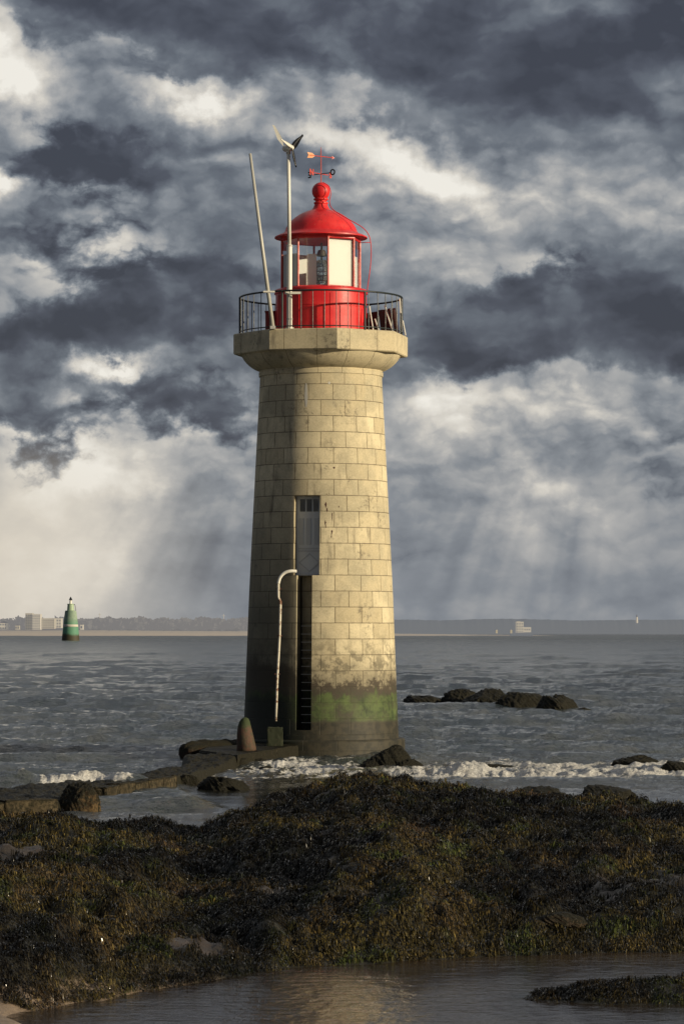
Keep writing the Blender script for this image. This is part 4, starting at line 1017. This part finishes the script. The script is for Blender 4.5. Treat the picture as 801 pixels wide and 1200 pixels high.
o = shore('far_beach', 2440, [-900, -200, 0, 100, 300, 480, 700, 801, 1500], [739, 739, 739.3, 739, 740.3, 743, 745.5, 746, 746], M_BEACH, 60, amp=.15); tag(o, kind='structure')
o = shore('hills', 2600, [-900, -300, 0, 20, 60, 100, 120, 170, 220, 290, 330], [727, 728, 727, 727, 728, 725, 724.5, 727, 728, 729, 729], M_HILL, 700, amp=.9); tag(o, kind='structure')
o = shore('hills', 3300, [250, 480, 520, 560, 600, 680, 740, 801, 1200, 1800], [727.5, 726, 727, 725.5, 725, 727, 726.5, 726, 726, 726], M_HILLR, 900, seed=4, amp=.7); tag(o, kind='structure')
def trees(px0, px1, Y, n, h0, h1, base, seed, label):
    r = np.random.default_rng(seed); Vs = []; Q = []; k = 0
    for i in range(n):
        px = px0+(px1-px0)*r.random(); X = (px-CX)*Y/F; h = r.uniform(h0, h1); w = h*r.uniform(.4, .7); zb = base+r.uniform(-1, 2); dy = r.uniform(0, 60)
        for j in range(26):
            c = np.array([X+r.normal()*w*.4, Y+dy+r.normal()*w*.3, zb+h*(.35+.6*r.random())]); a = r.normal(size=3); a /= np.linalg.norm(a); b = np.cross(a, r.normal(size=3)); b /= np.linalg.norm(b); s = w*.33
            Vs += [c-a*s-b*s, c+a*s-b*s, c+a*s+b*s, c-a*s+b*s]; Q.append([k, k+1, k+2, k+3]); k += 4
    o = mesh_np('far_woodland', np.array(Vs), np.array(Q), M_FTREE, smooth=False); tag(o, label, None, None, 'stuff')
M_FTREE = simple('hazy foliage', (.17, .17, .165), .95, .12, .05, bump=0)
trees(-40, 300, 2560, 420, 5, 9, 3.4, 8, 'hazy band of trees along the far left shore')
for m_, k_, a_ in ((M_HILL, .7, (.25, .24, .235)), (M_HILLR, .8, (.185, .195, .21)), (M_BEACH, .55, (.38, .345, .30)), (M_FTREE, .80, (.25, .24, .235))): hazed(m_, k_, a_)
M_HW = simple('pale render wall', (.56, .53, .46), .9, .06, .05, bump=0)  # plain off-white wall colour
M_HW2 = simple('cream render wall', (.48, .44, .36), .9, .06, .05, bump=0)
M_WIN = simple('far window', (.10, .11, .13), .4, .1, .1, bump=0)
M_ROOF = simple('grey roof', (.13, .12, .12), .9, .1, .1, bump=0)
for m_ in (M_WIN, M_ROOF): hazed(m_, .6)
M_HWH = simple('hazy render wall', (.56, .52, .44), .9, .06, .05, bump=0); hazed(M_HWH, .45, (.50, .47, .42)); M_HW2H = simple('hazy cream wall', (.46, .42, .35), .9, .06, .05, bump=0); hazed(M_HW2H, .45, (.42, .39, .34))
def building(label, px0, px1, pyt, pyb, Y, m=M_HWH, floors=4, cols=6, name='apartment_building', roof=False, d=14, group=None):
    x0, x1 = (px0-CX)*Y/F, (px1-CX)*Y/F; z0, z1 = H+(HZ-pyb)*Y/F, H+(HZ-pyt)*Y/F; w = x1-x0; h = z1-z0
    t = thing(name, label, 'building', ((x0+x1)/2, Y, z0), 0, group)
    bm = bmesh.new(); box(bm, (0, d/2, h/2), (w, d, h), None, .1); obj('wall', bm, m, t)
    if roof: bm = bmesh.new(); lathe(bm, [(w*.74, h), (w*.08, h+w*.28)], 4, phase=PI/4); [setattr(v.co, 'y', v.co.y*d/w+d/2) for v in bm.verts]; obj('roof', bm, M_ROOF, t)
    else: bm = bmesh.new(); box(bm, (0, d/2, h+.3), (w*1.02, d*1.02, .6), None); obj('parapet', bm, m, t)
    for i in range(floors):
        for j in range(cols):
            bm = bmesh.new(); box(bm, (-w/2+w*(j+.5)/cols, -.06, h*(i+.5)/floors), (w/cols*.45, .2, h/floors*.42)); obj('window', bm, M_WIN, t)
    return t
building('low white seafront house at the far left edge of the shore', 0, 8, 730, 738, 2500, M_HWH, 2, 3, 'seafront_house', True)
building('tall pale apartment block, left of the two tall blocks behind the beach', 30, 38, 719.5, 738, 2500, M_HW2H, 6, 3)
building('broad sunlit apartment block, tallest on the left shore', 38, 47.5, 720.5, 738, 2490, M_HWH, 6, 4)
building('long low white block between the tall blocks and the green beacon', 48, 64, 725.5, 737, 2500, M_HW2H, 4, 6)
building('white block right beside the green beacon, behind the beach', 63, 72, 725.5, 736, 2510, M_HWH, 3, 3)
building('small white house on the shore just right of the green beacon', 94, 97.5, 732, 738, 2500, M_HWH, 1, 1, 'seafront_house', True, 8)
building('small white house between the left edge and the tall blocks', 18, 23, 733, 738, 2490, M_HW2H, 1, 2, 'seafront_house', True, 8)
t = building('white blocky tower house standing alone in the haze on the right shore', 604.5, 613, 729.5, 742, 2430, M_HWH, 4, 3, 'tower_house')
zb = 0
bm = bmesh.new(); s_ = 2430/F; box(bm, (8.5*s_, 7, 4.0*s_), (9*s_, 12, 6.0*s_), None, .1); obj('wing', bm, M_HWH, t)
bm = bmesh.new(); box(bm, (-1.5*s_, 7, 12.6*s_), (4*s_, 8, 2.6*s_), None, .1); obj('upper_storey', bm, M_HW2H, t)
for j in range(3): bm = bmesh.new(); box(bm, ((6+j*2.6)*s_, .9, 4.2*s_), (1.1*s_, .2, 1.6*s_)); obj('window', bm, M_WIN, t)
# pier foundation joins it to the shore
bm = bmesh.new(); box(bm, (2*s_, 6, -2.2), (26*s_, 16, 5)); obj('foundation', bm, M_HILLR, t)
# distant white light tower far right, mast on the hill left
p = at(745.5, 728, 3308)
t = thing('distant_light_tower', 'tiny white light tower on the hazy shore at the far right', 'lighthouse', p)
bm = bmesh.new(); lathe(bm, [(1.3, -3), (.9, 4.2)], 16); obj('tower_body', bm, M_HWH, t)
bm = bmesh.new(); lathe(bm, [(1.2, 4.2), (1.2, 4.5), (.6, 4.6), (.6, 5.8), (.1, 6.8)], 16); obj('lantern', bm, M_WIN, t)
for px, pt, pb_, lb in ((117, 718.5, 727, 'thin pale mast rising from the trees right of the green beacon'), (262, 719.5, 730, 'thin pale mast above the shore just left of the lighthouse')):
    p = at(px, pb_, 2590); bm = bmesh.new(); hh = (pb_-pt)*2590/F
    tube(bm, [(0, 0, -6), (0, 0, hh)], [.35, .2], 6); tube(bm, [(-1.2, 0, hh*.8), (1.2, 0, hh*.8)], .15, 5)
    o = obj('radio_mast', bm, M_HWH, None); o.location = p; tag(o, lb, 'mast')
# small pale boats / marks near the white tower house
for px, lb in ((581.5, 'tiny white hut on the right shore, left of the tower house'), (598.5, 'tiny white hut touching the left foot of the tower house')):
    p = at(px, 742, 2420); bm = bmesh.new(); box(bm, (0, 0, .9), (1.4, 1.4, 2.0)); v = [bm.verts.new(c_) for c_ in ((-.8, -.8, 1.9), (.8, -.8, 1.9), (.8, .8, 1.9), (-.8, .8, 1.9), (0, 0, 2.7))]
    for a_, b_ in ((0, 1), (1, 2), (2, 3), (3, 0)): bm.faces.new((v[a_], v[b_], v[4]))
    o = obj('shore_hut', bm, M_HW); o.location = p; tag(o, lb, 'hut')

# ------------------------------------------------------------------ green beacon tower
YB = 1180.0; kb = YB/F
pb = onsea(83, 751, 0); YB = pb.y; kb = YB/F
BC = thing('beacon_tower', 'green conical masonry beacon tower with a white band, standing in the sea at left', 'beacon', (pb.x, pb.y, 0))
m, g = mat('beacon green'); c = obc(g); x, y, z = g.sep(c)
n_ = g.noise(c, .25, 5, .6)
col = g.mix(g.ss(n_, .4, .65), (.17, .25, .185), (.27, .35, .265))
col = g.mix(g.ss(z, 9, 5.5), col, (.09, .24, .155)); col = g.mix(g.ss(g.m('ADD', z, g.m('MULTIPLY', n_, 3)), 4.4, 3.4), col, (.045, .040, .022))
finish(g, col, .7, n_, .3, .1); M_BG = m
def bz(py): return (751-py)*kb
bm = bmesh.new(); lathe(bm, [(10.7*kb, -1), (10.5*kb, 0), (9.6*kb, bz(742)), (8.2*kb, bz(728)), (6.6*kb, bz(716)), (6.2*kb, bz(715.5)), (4.6*kb, bz(715.4))], 48); obj('tower_body', bm, M_BG, BC, True).data.set_sharp_from_angle(angle=R(30))
bm = bmesh.new(); lathe(bm, [(4.3*kb, bz(716)), (3.7*kb, bz(708.5)), (4.1*kb, bz(708.2)), (4.1*kb, bz(707.6)), (1.2*kb, bz(707.5))], 32); obj('turret', bm, simple('pale green paint', (.40, .52, .36), .6, .15, .4), BC, True).data.set_sharp_from_angle(angle=R(30))
bm = bmesh.new(); lathe(bm, [(8.75*kb, bz(734.6)), (8.98*kb, bz(734.5)), (8.62*kb, bz(731.8)), (8.3*kb, bz(731.7))], 48); obj('band', bm, M_HW, BC, True)
bm = bmesh.new(); lathe(bm, [(1.5*kb, bz(707.6)), (1.3*kb, bz(704)), (1.7*kb, bz(703.8)), (.3*kb, bz(703.2))], 20); obj('lantern', bm, M_WHITE, BC)
bm = bmesh.new(); lathe(bm, [(2.3*kb, bz(703.2)), (.06, bz(699.2))], 20); obj('topmark', bm, M_BLACK, BC)
bm = bmesh.new(); tube(bm, smoothpath([(3.9*kb, -.3, bz(708)), (5.1*kb, -.3, bz(709)), (5.9*kb, -.3, bz(713)), (6.2*kb, -.3, bz(716))], 4), .12, 6); obj('davit', bm, M_RAIL, BC)
